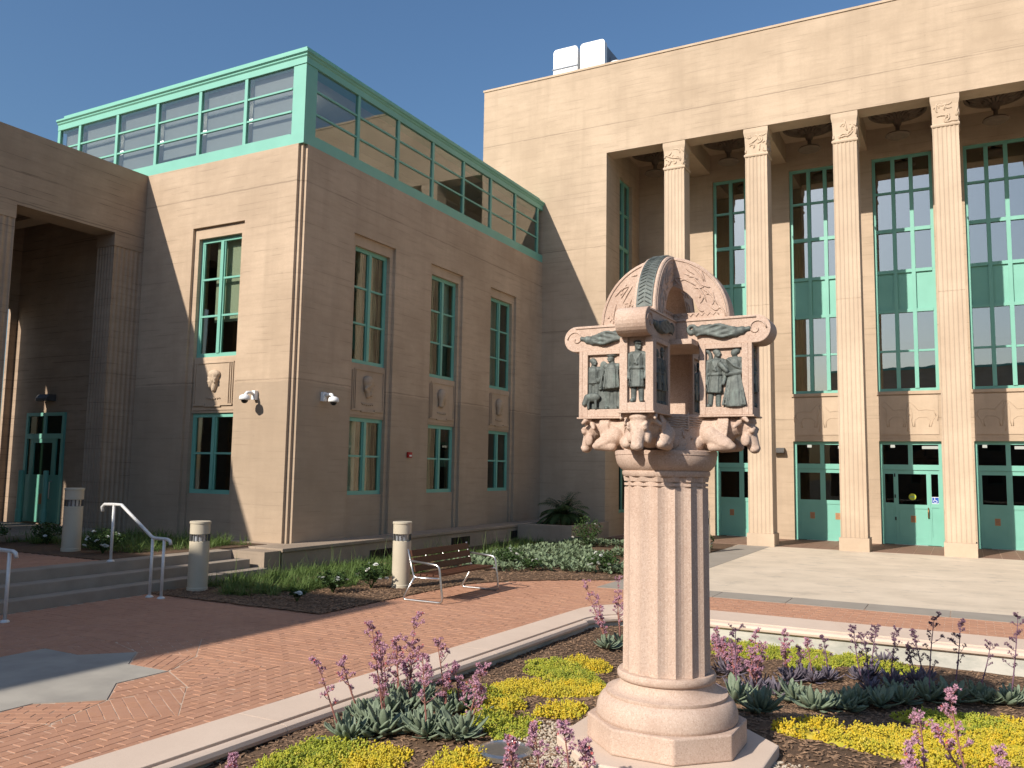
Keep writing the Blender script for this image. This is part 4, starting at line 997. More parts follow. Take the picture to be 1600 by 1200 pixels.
# scrolled bars
def swirl(n=9):
    b = MB()
    for k in range(n):
        t = k / (n - 1); x = -0.21 + 0.42 * t; r = 0.020 + 0.026 * math.sin(math.pi * t) ** 0.7
        b.cone(V((x, 0, 0.014 * math.sin(t * 6))), r, V((x + 0.05, 0.004, 0.014 * math.sin(t * 6 + 0.7))), r * 0.92, 8)
    for k in range(4):
        b.tube([V((-0.16 + 0.32 * t, 0.030 + 0.012 * math.sin(math.pi * t), -0.03 + 0.02 * k + 0.014 * math.sin(t * 7 + k * 1.3))) for t in [i / 10 for i in range(11)]], 0.009, 6)
    b.tube([V((-0.19 - 0.035 * math.cos(a), 0.01, 0.02 + 0.028 * math.sin(a))) for a in [R(t) for t in range(-90, 200, 30)]], 0.014, 6)
    b.xf(Matrix.Diagonal((0.86, 0.7, 1, 1))); return remeshed(b, 0.007, 1)
SW = swirl()
for k, (hh, zc, wd) in enumerate(((0.092, 3.017, 0.105), (0.095, 3.017, 0.108))):
    M = armM(k, 0)
    L = 0.75; m = MB(); pts = []
    for a in range(-90, 91, 15): pts.append((L - hh + hh * math.cos(R(a)), zc + hh * math.sin(R(a))))
    for a in range(90, 271, 15): pts.append((-L + hh + hh * math.cos(R(a)), zc + hh * math.sin(R(a))))
    m.prism(pts, lambda x, z, y: tuple(M @ V((x, y, z))), -wd, wd)
    B = m.build('scroll_bar', 'pink_stone', MEM, bevel=0.006)
    m = MB()
    for s in (-1, 1):
        for e in (-1, 1):
            sp = [(e * (L - hh) + e * (0.068 - 0.0085 * t) * math.cos(0.9 * t), s * (wd + 0.002), zc + (0.068 - 0.0085 * t) * math.sin(0.9 * t)) for t in [i * 0.5 for i in range(16)]]
            m.tube([tuple(M @ V(p)) for p in sp], 0.006, 5)
            m.tube([tuple(M @ V((e * x, s * (wd + 0.002), zc + hh - 0.015))) for x in (0.11, 0.3, 0.5, L - hh)], 0.006, 5)
    m.build('volute', 'pink_stone', B, smooth=True)
    for s in (-1, 1):
        for e in (-1, 1):
            U = M.to_3x3() @ V((e, 0, 0)); W = M.to_3x3() @ V((0, s, 0)); o = M @ V((e * 0.385, s * wd, zc - 0.004))
            MM = Matrix(((U.x, W.x, 0, o.x), (U.y, W.y, 0, o.y), (0, 0, 1, o.z), (0, 0, 0, 1)))
            ob = mobj(SW.copy(), 'bronze_scroll', 'bronze_patina', B, MM)
            if MM.determinant() < 0: ob.data.flip_normals()
bpy.data.meshes.remove(SW)
m = MB(); m.box(TX - 0.26, TX + 0.26, TY - 0.26, TY + 0.26, 2.915, 2.95); m.build('cross_slab', 'pink_stone', MEM)
# crossed arches
for k in range(2):
    M = armM(k, 0); zc = 3.107 - 0.003 * k; Ro, Ri, wd = 0.475 - 0.004 * (k == 1), 0.265, 0.080
    m = MB(); n = 36; rings = []
    for i in range(n + 1):
        a = math.pi * i / n; ca, sa = math.cos(a), math.sin(a)
        rings.append([tuple(M @ V((r * ca, y, zc + (0.055 if r == Ri else 0.0) * 0 + r * sa))) for r, y in ((Ro - 0.008, -wd), (Ro, -wd + 0.008), (Ro, wd - 0.008), (Ro - 0.008, wd), (Ri, wd), (Ri, -wd))])
    m.loft(rings)
    q = MB(); q.box(-Ri - 0.03, Ri + 0.03, -wd + 0.002, wd - 0.002, zc - 0.01, zc + 0.055); m.add([tuple(M @ V(p)) for p in q.v], q.f)
    A = m.build('arch', 'pink_stone', MEM)
    m = MB(); q = random.Random(20 + k)
    for s in (-1, 1):
        for j in range(56):
            rr = q.uniform(0.29, 0.43); a = q.uniform(0.14, math.pi - 0.14); da = q.uniform(-0.06, 0.06); dr_ = q.uniform(-0.012, 0.012); cv = q.uniform(-0.03, 0.03)
            pts = []
            for i in range(6):
                pts.append(tuple(M @ V((rr * math.cos(a), s * (wd + 0.001), zc + rr * math.sin(a))))); rr = min(max(rr + dr_, 0.27), 0.445); a += da; da += cv
            m.tube(pts, [0.002, 0.006, 0.007, 0.007, 0.006, 0.002], 5)
        for rr in (0.452,):
            m.tube([tuple(M @ V((rr * math.cos(a), s * (wd + 0.001), zc + rr * math.sin(a)))) for a in [math.pi * i / 40 for i in range(41)]], 0.006, 5)
        m.tube([tuple(M @ V((-0.40 + 0.8 * i / 40, s * (wd + 0.001), zc + 0.03 + (0.022 if i % 2 else 0)))) for i in range(41)], 0.004, 5)
    m.build('carved_animals', 'pink_stone', A, smooth=True)
    if k == 0:
        m = MB(); rings = []; b_ = 0.056
        for i in range(n + 1):
            a = math.pi * i / n; ca, sa = math.cos(a), math.sin(a)
            if abs(a - math.pi / 2) > 1.5: continue
            rings.append([tuple(M @ V((r * ca, y, zc + r * sa))) for r, y in ((Ro + 0.006, -b_), (Ro + 0.006, b_), (Ro - 0.004, b_), (Ro - 0.004, -b_))])
        m.loft(rings)
        for j in range(46):
            a = 0.12 + (math.pi - 0.24) * j / 46
            for s in (-1, 1):
                m.tube([tuple(M @ V(((Ro + 0.007) * math.cos(a + d), s * y, zc + (Ro + 0.007) * math.sin(a + d)))) for d, y in ((0.0, 0.045), (0.05, 0.005))], 0.0045, 4)
        m.build('bronze_strip', 'bronze_patina', A)

# ================================================================ PAVING
def inside_poly(x, y, P):
    c = False; n = len(P)
    for i in range(n):
        x1, y1 = P[i]; x2, y2 = P[(i + 1) % n]
        if (y1 > y) != (y2 > y) and x < (x2 - x1) * (y - y1) / (y2 - y1) + x1: c = not c
    return c
def clip_half(P, a, b):
    """keep the part of convex polygon P left of the directed line a->b"""
    out = []; n = len(P); f = lambda p: (b[0] - a[0]) * (p[1] - a[1]) - (b[1] - a[1]) * (p[0] - a[0])
    for i in range(n):
        p, q = P[i], P[(i + 1) % n]; fp, fq = f(p), f(q)
        if fp >= 0: out.append(p)
        if (fp > 0 > fq) or (fp < 0 < fq):
            t = fp / (fp - fq); out.append((p[0] + (q[0] - p[0]) * t, p[1] + (q[1] - p[1]) * t))
    return out
def area(P): return 0.5 * abs(sum(P[i][0] * P[(i + 1) % len(P)][1] - P[(i + 1) % len(P)][0] * P[i][1] for i in range(len(P))))
def curve_pts(c, r, a0, a1, n): return [(c[0] + r * math.cos(R(a0 + (a1 - a0) * i / n)), c[1] + r * math.sin(R(a0 + (a1 - a0) * i / n))) for i in range(n + 1)]
BED = [(-11.55, 9.37), (-8.06, 9.37), (-8.0, 9.45), (-8.0, 12.9), (-7.86, 13.4), (-7.55, 13.9), (-7.1, 14.4), (-6.48, 14.92), (-5.85, 15.32), (-5.85, 24.9), (-11.6, 24.9), (-11.6, 11.95), (-11.55, 11.9)]
SXc, SYc = -8.05, 5.05
def pol(r, a): return (SXc + r * math.cos(R(a)), SYc + r * math.sin(R(a)))
STAR = [pol(1.40 if k % 2 == 0 else 1.06, 22.5 * k) for k in range(16)]
s_ = MB(); s_.box(-11.6, -5.0, -3.0, 16.0, -0.15, -0.0035); s_.box(-5.0, 9.0, 12.4, 16.0, -0.15, -0.0035); PAVE = struct(s_.build('brick_paving', 'joint_sand'))
polys = []     # (poly, full?, centre, rot)
def add_clip(P, full=None):
    if len(P) >= 3 and area(P) > 0.0012: polys.append((P, full))
BL_, BW_, JT = 0.200, 0.097, 0.0035
def rect(cx, cy, a, b): return [(cx - a, cy - b), (cx + a, cy - b), (cx + a, cy + b), (cx - a, cy + b)]
def field(x, y):
    if x > -5.05 and y < 12.6 and not (x < -4.3 and y > 12.0): return False
    if inside_poly(x, y, BED) and not (x > -8.12 and y < 13) and y > 9.47 and x < -7.0 and y < 14: return False
    if x > -4.95 and y > 14.35: return False
    if y > 15.2 or (x < -8.2 and y > 9.5): return False
    return True
r_out = [pol(2.29 if k % 2 == 0 else 1.75, 22.5 * k) for k in range(16)]
def emit(cx, cy, a, b, orient):
    if not field(cx, cy): return
    P = rect(cx, cy, a - JT, b - JT)
    d = math.hypot(cx - SXc, cy - SYc)
    m0 = (SXc, SYc); m1 = (SXc + 1, SYc + 1)        # mitre between the two bonds
    t = (cy - SYc) - (cx - SXc) if cx < -4.6 else 9.0; far = abs(t) > 0.25 or cx < SXc - 0.3
    if orient == 'E' and cx >= SXc - 0.3 and not far: P = clip_half(P, m1, m0)
    elif orient == 'E' and t > 0: return
    if orient == 'N' and cx >= SXc - 0.3 and not far: P = clip_half(P, m0, m1)
    elif orient == 'N' and t < 0 and cx >= SXc - 0.3: return
    if len(P) < 3: return
    if d > 2.45:
        polys.append((P, (cx, cy, orient) if far else None)); return
    for k in range(16):
        p = r_out[k]; q = r_out[(k + 1) % 16]
        Q = clip_half(P, m0, p); Q = clip_half(Q, q, m0) if len(Q) > 2 else Q
        Q = clip_half(Q, q, p) if len(Q) > 2 else Q
        if len(Q) > 2:
            c_ = (sum(v[0] for v in Q) / len(Q), sum(v[1] for v in Q) / len(Q)); add_clip(Q)
for i in range(110):                                # bond with long joints parallel to the planter
    x = -11.45 + 0.0505 + 0.101 * i
    for j in range(80):
        y = -2.9 + 0.204 * j + (0.102 if i % 2 else 0.0)
        if x < -4.85 and y < 16: emit(x, y, 0.0505, 0.102, 'E')
for j in range(190):                                # bond running across
    y = -2.9 + 0.0505 + 0.101 * j
    for i in range(100):
        x = -11.45 + 0.204 * i + (0.102 if j % 2 else 0.0)
        if x < 8.5: emit(x, y, 0.102, 0.0505, 'N')
def kite(V4, rot):
    c = (sum(v[0] for v in V4) / 4, sum(v[1] for v in V4) / 4); ca, sa = math.cos(rot), math.sin(rot)
    # shrink the kite slightly for the joint round it
    K = [(c[0] + (v[0] - c[0]) * 0.975, c[1] + (v[1] - c[1]) * 0.975) for v in V4]
    for i in range(-9, 10):
        for j in range(-5, 6):
            u, v = i * 0.101, j * 0.204 + (0.102 if i % 2 else 0)
            P = [(c[0] + (u + du) * ca - (v + dv) * sa, c[1] + (u + du) * sa + (v + dv) * ca) for du, dv in ((-0.047, -0.0985), (0.047, -0.0985), (0.047, 0.0985), (-0.047, 0.0985))]
            for k in range(4):
                if len(P) > 2: P = clip_half(P, K[k], K[(k + 1) % 4])
            add_clip(P)
for k in range(8):
    a = 22.5 + 45 * k; kite([pol(1.06, a), pol(1.40, a - 22.5), pol(1.75, a), pol(1.40, a + 22.5)], R(a - 36))
    a = 45 * k; kite([pol(1.40, a), pol(1.75, a - 22.5), pol(2.29, a), pol(1.75, a + 22.5)], R(a + 60))
def view(x, y, z=0.0):
    d = Vector((x, y, z)) - EYE; f = d.dot(cf)
    return (800 + 1319.23 * d.dot(cr) / f, 600 - 1319.23 * d.dot(cu) / f, f) if f > 0.3 else (-9e9, 0, 0)
def seen(P):
    c = (sum(v[0] for v in P) / len(P), sum(v[1] for v in P) / len(P)); q = view(*c)
    if not (-20 < q[0] < 1620 and 0 < q[1] < 1215): return 0.0
    if c[0] > -5.58 + 0.034 * c[1] and c[1] < 12.9: return 0.0
    a = [view(*v) for v in P]; return area([(p[0], p[1]) for p in a])
order = sorted(range(len(polys)), key=lambda i: -seen(polys[i][0]))
picked = set(order[:300])
def prism_mesh(P, ztop=0.0):
    m = MB(); c = (sum(v[0] for v in P) / len(P), sum(v[1] for v in P) / len(P)); n = len(P)
    sh = lambda k, z: [(c[0] + (p[0] - c[0]) * k, c[1] + (p[1] - c[1]) * k, z) for p in P]
    m.add(sh(1.0, -0.03) + sh(1.0, ztop - 0.0025) + sh(0.965, ztop), [(i, (i + 1) % n, n + (i + 1) % n, n + i) for i in range(n)] + [(n + i, n + (i + 1) % n, 2 * n + (i + 1) % n, 2 * n + i) for i in range(n)] + [tuple(range(2 * n, 3 * n))])
    return m
shared = {}
for o_, a_, b_ in (('E', 0.0505, 0.102), ('N', 0.102, 0.0505)):
    shared[o_] = prism_mesh(rect(0, 0, a_ - JT, b_ - JT)).mesh('brick'); shared[o_].materials.append(MATS['brick_paver'])
rest = MB(); q = random.Random(5)
for i, (P, full) in enumerate(polys):
    dz = q.uniform(-0.002, 0.002)
    if i in picked:
        if full: place(shared[full[2]], 'brick', PAVE, (full[0], full[1], dz), (q.uniform(-0.006, 0.006), q.uniform(-0.006, 0.006), q.uniform(-0.008, 0.008)))
        else:
            mm = prism_mesh(P, dz); ob = bpy.data.objects.new('brick', mm.mesh('brick')); COL.objects.link(ob); ob.parent = PAVE; ob.data.materials.append(MATS['brick_paver'])
    else:
        mm = prism_mesh(P, dz); rest.add(mm.v, mm.f)
tag(rest.build('brick_field', 'brick_paver', PAVE, fix=False), kind='stuff')
m = MB(); m.prism([(SXc + (p[0] - SXc) * 0.99, SYc + (p[1] - SYc) * 0.99) for p in STAR], lambda x, y, z: (x, y, z), -0.05, 0.004); struct(m.build('star_paving', 'grey_star'))
# tan court in front of the colonnade with its grey border
m = MB(); m.box(-4.95, 9.0, 14.93, YM + 0.1, -0.12, 0.004); struct(m.build('tan_paving', 'tan_paving'))
g_ = MB(); g_.box(-4.95, 9.0, 14.2, 14.925, -0.12, -0.004); GB = struct(g_.build('grey_border', 'joint_sand'))
for i in range(12):
    x = -4.95 + 1.17 * i; mm = MB(); mm.box(x + 0.006, min(x + 1.164, 9.0), 14.21, 14.925, -0.003, 0.006); mm.build('border_slab', 'grey_band', GB)
g_ = MB(); g_.box(-5.85, -4.955, 14.2, YM + 0.1, -0.12, -0.004); g_.build('side_bedding', 'joint_sand', GB)
for i in range(5):
    y = 14.2 + 2.15 * i; mm = MB(); mm.box(-5.85, -4.957, y + 0.006, min(y + 2.144, YM + 0.1), -0.003, 0.006); mm.build('border_slab', 'grey_band', GB)
m = MB(); m.box(-9.99, 9.0, YM + 0.101, 28.3, -0.12, 0.002); lf_ = struct(m.build('loggia_floor', 'joint_sand'))
for i in range(46):
    for j in range(8):
        mm = MB()
        if i == 0 and j == 0: mm.box(-0.2, 0.2, -0.19, 0.19, -0.004, 0.004); tl = mm.mesh('floor_tile'); tl.materials.append(MATS['terracotta'])
        if i * 0.41 - 9.7 < 8.8 and i < 36: place(tl, 'floor_tile', lf_, (-9.7 + 0.41 * i, 25.25 + 0.39 * j, 0.003))
# terrace, steps
m = MB(); m.box(-17.15, -12.45, -5.0, 13.2, -0.1, 0.462); TER = struct(m.build('terrace', 'joint_sand'))
tb = MB()
for i in range(47):
    for j in range(72):
        x = -17.1 + 0.05 + 0.101 * i; y = -4.9 + 0.204 * j + (0.102 if i % 2 else 0)
        if y < 9.2 and x < -12.5: mm = prism_mesh(rect(x, y, 0.047, 0.0985), 0.468 + q.uniform(-0.002, 0.002)); mm.v = [(a, b, max(c, 0.44)) for a, b, c in mm.v]; tb.add(mm.v, mm.f)
tag(tb.build('brick_field', 'brick_paver', TER, fix=False), kind='stuff')
STP = None
for k, (x0, x1, z, y1) in enumerate(((-12.45, -12.10, 0.48, 11.62), (-12.10, -11.80, 0.32, 11.80), (-11.80, -11.50, 0.16, 11.95))):
    mm = MB(); mm.box(x0, x1, -3.0, y1, -0.1, z)
    if STP is None: STP = struct(mm.build('steps', 'step_concrete', bevel=0.012)); OFF[STP.name] = (0, 0, 0)
    else: mm.build('step', 'step_concrete', STP, bevel=0.012)
mm = MB(); mm.box(-12.45, -11.605, 11.96, 12.38, -0.1, 0.44); mm.build('step_end', 'plinth_concrete', STP)

# ================================================================ planter rim
def XO(y): return -5.55 + 0.034 * y
def XI(y): return -5.09 + 0.031 * y
oc = (XO(11.75) + 1.05, 11.75); ic = (XI(11.0) + 0.95, 11.06)
st = [((XO(y), y), (XI(y), y)) for y in [-2.0 + 13.0 * i / 16 for i in range(17)]]
for i in range(0, 13):
    a = R(180 - 90 * i / 12)
    st.append(((oc[0] + 1.05 * math.cos(a), oc[1] + 1.05 * math.sin(a)), (ic[0] + 0.95 * math.cos(a), ic[1] + 0.95 * math.sin(a))))
YO, YI = oc[1] + 1.05, ic[1] + 0.95
for i in range(1, 15): st.append(((oc[0] + 0.8 * i, YO), (ic[0] + 0.8 * i, YI)))
RIMP = [(0.0, 0, -0.1), (0.0, 0, 0.006), (0.012, 0, 0.014), (1.0, -0.003, 0.014), (1.0, 0.0, 0.011), (1.0, 0.0, -0.022), (1.0, 0.018, -0.022), (1.0, 0.020, -0.002), (1.0, 0.055, -0.002), (1.0, 0.088, -0.015), (1.0, 0.103, -0.043), (1.0, 0.096, -0.071), (1.0, 0.066, -0.089), (1.0, 0.036, -0.093), (1.0, 0.036, -0.42), (0.0, 0.1, -0.42)]
def rim_ring(k, f=0.0):
    O, I = st[k]
    if f: O2, I2 = st[k + 1]; O = tuple(O[i] * (1 - f) + O2[i] * f for i in (0, 1)); I = tuple(I[i] * (1 - f) + I2[i] * f for i in (0, 1))
    d = Vector((I[0] - O[0], I[1] - O[1])); L = d.length; d /= L
    return [(O[0] + (I[0] - O[0]) * t + d.x * e, O[1] + (I[1] - O[1]) * t + d.y * e, z) for t, e, z in RIMP]
m = MB(); mid = [[(o[0] * 0.5 + i_[0] * 0.5 + (o[0] - i_[0]) * s, o[1] * 0.5 + i_[1] * 0.5 + (o[1] - i_[1]) * s, z) for s, z in ((0.45, -0.3), (0.45, -0.06), (-0.40, -0.06), (-0.40, -0.3))] for o, i_ in st]
m.loft(mid); RIM = thing('planter_wall', 'pale concrete coping and wall with rounded lip around the sunken memorial bed', 'planter wall', (-5.2, 6.0, 0))
m.build('core', 'joint_sand', RIM)
cuts = [0, 5, 9, 13, 17, 23, 29, 32, 35, 38, 41, len(st) - 1]
for a, b in zip(cuts[:-1], cuts[1:]):
    mm = MB(); rs = [rim_ring(a, 0.004)] + [rim_ring(k) for k in range(a + 1, b)] + [rim_ring(b - 1, 0.996)]
    mm.loft(rs); smooth_angle(mm.build('coping_block', 'rim_concrete', RIM), 35)
mm = MB(); rs = []
for O, I in st:
    d = Vector((I[0] - O[0], I[1] - O[1])).normalized(); rs.append([(I[0] + d.x * e, I[1] + d.y * e, z) for e, z in ((0.038, -0.42), (0.038, -0.095), (0.043, -0.095), (0.043, -0.42))])
mm.loft(rs); mm.build('basin_face', 'basin_wall', RIM)
def soil_z(x, y):
    d = math.hypot(x - AX, y - AY); t = min(max((d - 0.8) / 2.9, 0), 1); t = t * t * (3 - 2 * t)
    return 0.17 - 0.46 * t + 0.14 * min(max((-3.2 - x) / 1.2, 0), 1) + 0.015 * noise.noise(Vector((x * 2.3, y * 2.3, 0)))
mm = MB(); nx, ny = 130, 142; vs = []; fs = []; idx = {}
for i in range(nx + 1):
    for j in range(ny + 1):
        x = -5.1 + 0.1 * i; y = -2.0 + 0.1 * j
        x2 = max(x, XI(min(y, 11.0)) - 0.02); y2 = min(y, YI + 0.02)
        vs.append((x2, y2, soil_z(x2, y2) + 0.008 * noise.noise(Vector((x * 9, y * 9, 3)))))
for i in range(nx):
    for j in range(ny): a = i * (ny + 1) + j; fs.append((a, a + ny + 1, a + ny + 2, a + 1))
mm.add(vs, fs); struct(mm.build('planter_soil', 'mulch_soil', smooth=True, fix=False))

# ================================================================ FURNITURE
def handrail(y, label):
    t = thing('handrail', label, 'handrail', (-11.5, y, 0), 'handrails on the terrace steps')
    m = MB(); m.tube([(-12.42, y, 1.27), (-12.44, y, 1.34), (-12.38, y, 1.385), (-12.15, y, 1.39), (-11.97, y, 1.39), (-11.22, y, 0.925), (-11.15, y, 0.905), (-10.86, y, 0.90), (-10.80, y, 0.88), (-10.78, y, 0.82)], 0.026, 10); m.build('top_rail', 'painted_rail', t, smooth=True)
    for x, z0, z1 in ((-12.15, 0.48, 1.38), (-11.19, 0.0, 0.91), (-10.93, 0.0, 0.895)):
        m = MB(); m.tube([(x, y, z0 + 0.012), (x, y, z1)], 0.024, 10); p = m.build('post', 'painted_rail', t, smooth=True)
        m = MB(); m.lathe([(0.06, 0), (0.06, 0.012), (0.04, 0.03), (0.026, 0.035)], 16, (x, y, z0)); m.build('base_flange', 'painted_rail', p)
    return t
handrail(9.12, 'pale metal handrail beside the bollard light at the bed corner')
handrail(6.72, 'pale metal handrail halfway along the shaded terrace steps')
def bollard(x, y, z, label):
    t = thing('bollard_light', label, 'bollard light', (x, y, z), 'concrete bollard lights')
    m = MB(); m.lathe([(0.165, -0.02), (0.165, 0.06), (0.158, 0.07), (0.158, 0.80), (0.14, 0.81)], 36, (x, y, z)); smooth_angle(m.build('shaft', 'bollard_cream', t), 30)
    m = MB(); m.lathe([(0.105, 0.80), (0.105, 0.93)], 24, (x, y, z)); m.build('lamp_core', 'white_paint', t)
    m = MB()
    for k in range(14):
        a = 2 * math.pi * k / 14; m.tube([(x + 0.148 * math.cos(a), y + 0.148 * math.sin(a), z + 0.81), (x + 0.148 * math.cos(a), y + 0.148 * math.sin(a), z + 0.92)], 0.011, 6)
    m.build('louvre_rib', 'lamp_metal', t)
    m = MB(); m.lathe([(0.146, 0.81), (0.146, 0.925)], 36, (x, y, z), cap=False); m.build('lens_ring', 'glass_lens', t, smooth=True)
    m = MB(); m.lathe([(0.14, 0.92), (0.158, 0.925), (0.158, 1.09), (0.168, 1.095), (0.168, 1.125), (0.16, 1.13)], 36, (x, y, z)); smooth_angle(m.build('cap', 'bollard_cream', t), 30)
bollard(-8.62, 12.15, 0.0, 'cream bollard light in the mulch behind the bench')
bollard(-11.12, 9.98, 0.0, 'cream bollard light at the foot of the steps next to the handrail')
bollard(-14.15, 9.80, 0.47, 'shaded bollard light on the terrace by the portico')

BN = thing('park_bench', 'wood slat bench with looped steel frames on the brick', 'bench', (-7.45, 11.9, 0))
def bx_(x): return -7.80 + x       # x = 0 at the back foot, facing +X
for y in (11.05, 12.80):
    m = MB()
    def loop(pts, n=4):
        out = []
        for i, p in enumerate(pts):
            if i in (0, len(pts) - 1): out.append(p); continue
            a, b = Vector(pts[i - 1]), Vector(pts[i + 1]); c = Vector(p); da = (a - c); db = (b - c); r = min(0.075, da.length * 0.45, db.length * 0.45)
            p0 = c + da.normalized() * r; p1 = c + db.normalized() * r
            for k in range(n + 1):
                t = k / n; out.append(tuple(p0 * (1 - t) ** 2 + c * 2 * t * (1 - t) + p1 * t ** 2))
        return out
    path = loop([(bx_(0.22), y, 0.385), (bx_(0.0), y, 0.018), (bx_(0.74), y, 0.018), (bx_(0.66), y, 0.575), (bx_(0.13), y, 0.615)])
    m.tube(path, 0.018, 10)
    p2 = loop([(bx_(0.08), y, 0.79), (bx_(0.20), y, 0.365), (bx_(0.69), y, 0.375)]); m.tube(p2, 0.016, 10)
    m.build('side_frame', 'stainless', BN, smooth=True)
for y in (11.5, 12.0, 12.5):
    m = MB(); m.tube([(bx_(0.095), y, 0.74), (bx_(0.17), y, 0.48)], 0.014, 8); m.build('back_bracket', 'stainless', BN, smooth=True)
def slat(c, tilt, w, th):
    m = MB(); ct, st_ = math.cos(tilt), math.sin(tilt)
    m.prism([(c[0] + u * ct - v * st_, c[1] + u * st_ + v * ct) for u, v in ((-w / 2, -th / 2), (w / 2, -th / 2), (w / 2, th / 2), (-w / 2, th / 2))], lambda x, z, y: (bx_(x), y, z), 11.07, 12.78); m.build('slat', 'wood_slat', BN, bevel=0.006)
for k in range(3): slat((0.125 + 0.032 * k, 0.725 - 0.115 * k), R(-75), 0.10, 0.032)
for k in range(4): slat((0.255 + 0.115 * k, 0.405 + 0.002 * k), R(2), 0.10, 0.034)

def dome_camera(fn, u, z, label):
    t = thing('security_camera', label, 'security camera', fn(u, 0, z))
    m = MB(); m.mbox(fn, u - 0.05, u + 0.05, 0.002, 0.10, z - 0.06, z + 0.14); m.build('mount', 'white_paint', t, bevel=0.01)
    m = MB(); m.tube([fn(u, 0.09, z + 0.06), fn(u, 0.18, z + 0.09), fn(u, 0.27, z + 0.08), fn(u, 0.32, z + 0.02)], 0.034, 10); m.build('arm', 'white_paint', t, smooth=True)
    c = Vector(fn(u, 0.33, z - 0.04)); m = MB(); m.lathe([(0.05, 0.075), (0.10, 0.05), (0.115, 0.0), (0.115, -0.035), (0.09, -0.045)], 24, c); m.build('housing', 'white_paint', t, smooth=True)
    m = MB(); m.ell((c.x, c.y, c.z - 0.045), (0.072, 0.072, 0.07), None, 20, 12); m.build('dome', 'black_plastic', t, smooth=True)
dome_camera(FL, -13.28, 3.50, 'white dome security camera on the sunlit wing face')
dome_camera(FR, 14.14, 3.52, 'white dome security camera on the shaded wing face')
t = thing('fire_alarm', 'small red fire alarm between the lower wing windows', 'fire alarm', (XB, 17.44, 2.38))
m = MB(); m.mbox(FR, 17.36, 17.53, 0.002, 0.06, 2.31, 2.45); m.build('body', 'red_plastic', t, bevel=0.01)
m = MB(); m.mbox(FR, 17.40, 17.49, 0.061, 0.07, 2.34, 2.38); m.build('strobe', 'white_paint', t)
t = thing('litter_urn', 'slim steel litter cylinder standing by the colonnade edge', 'litter urn', (-5.98, 21.9, 0))
m = MB(); m.lathe([(0.11, 0.0), (0.11, 0.72), (0.105, 0.73)], 24, (-5.98, 21.9, 0)); m.build('body', 'stainless', t, smooth=False)
m = MB(); m.lathe([(0.112, 0.90), (0.112, 1.08), (0.06, 1.09)], 24, (-5.98, 21.9, 0)); m.build('hood', 'stainless', t)
m = MB(); m.lathe([(0.09, 0.72), (0.09, 0.91)], 20, (-5.98, 21.9, 0)); m.build('opening', 'black_plastic', t)
m = MB(); m.lathe([(0.19, 0.0), (0.19, 0.03), (0.165, 0.04), (0.16, 0.03)], 32, (-2.77, 5.15, 0.165)); UP = tag(m.build('ground_uplight', 'stainless'), 'round flush uplight beside the gravel at the column foot', 'uplight'); OFF[UP.name] = (0, 0, 0)
m = MB(); m.lathe([(0.158, 0.0), (0.158, 0.028)], 32, (-2.77, 5.15, 0.165)); m.build('lens', 'glass_lens', UP)

# planter box with a palm in the inner corner
PB = thing('corner_planter', 'low concrete planter box in the shaded inner corner', 'planter', (-10.7, 23.5, 0))
m = MB()
m.box(-11.58, -9.85, 22.06, 22.22, -0.1, 0.50); m.box(-10.01, -9.85, 22.22, YM - 0.003, -0.1, 0.50); m.box(-11.58, -11.42, 22.22, YM - 0.003, -0.1, 0.50)
m.build('box', 'plinth_concrete', PB, bevel=0.012)
m = MB(); m.box(-11.42, -10.01, 22.22, YM - 0.003, 0.0, 0.42); m.build('soil', 'mulch_soil', PB)

# ================================================================ PLANTS
def leaf_strip(mb, base, d, length, width, droop, up=Vector((0, 0, 1)), seg=3, cup=0.0):
    d = d.normalized(); side = d.cross(up)
    if side.length < 1e-4: side = Vector((1, 0, 0))
    side.normalize(); P = Vector(base); b = len(mb.v); dd = d.copy()
    for k in range(seg + 1):
        t = k / seg; w_ = width * (1 - t ** 2.2) if k else width * 0.7
        if k == seg: mb.v.append(tuple(P))
        else: mb.v.append(tuple(P - side * w_)); mb.v.append(tuple(P + side * w_))
        dd = (dd + Vector((0, 0, -droop / seg))).normalized(); P = P + dd * (length / seg)
    for k in range(seg - 1): i = b + 2 * k; mb.f.append((i, i + 1, i + 3, i + 2))
    i = b + 2 * (seg - 1); mb.f.append((i, i + 1, i + 2))
def oval_leaf(mb, p, d, n, L, W):
    """six-sided small leaf blade, slightly folded"""
    d = d.normalized(); s = d.cross(n)
    if s.length < 1e-4: s = d.orthogonal()
    s.normalize(); n2 = s.cross(d); p = Vector(p); b = len(mb.v)
    for a, w_, h in ((0, 0, 0), (0.35, 1, 0.12), (0.75, 0.75, 0.1), (1, 0, 0), (0.75, -0.75, 0.1), (0.35, -1, 0.12)):
        mb.v.append(tuple(p + d * (a * L) + s * (w_ * W) + n2 * (h * W)))
    mb.f.append((b, b + 1, b + 2, b + 3)); mb.f.append((b, b + 3, b + 4, b + 5))
def rdir(q, zlo=0.0, zhi=1.0):
    a = q.uniform(0, 6.283); z = q.uniform(zlo, zhi); r = math.sqrt(max(0, 1 - z * z)); return Vector((r * math.cos(a), r * math.sin(a), z))

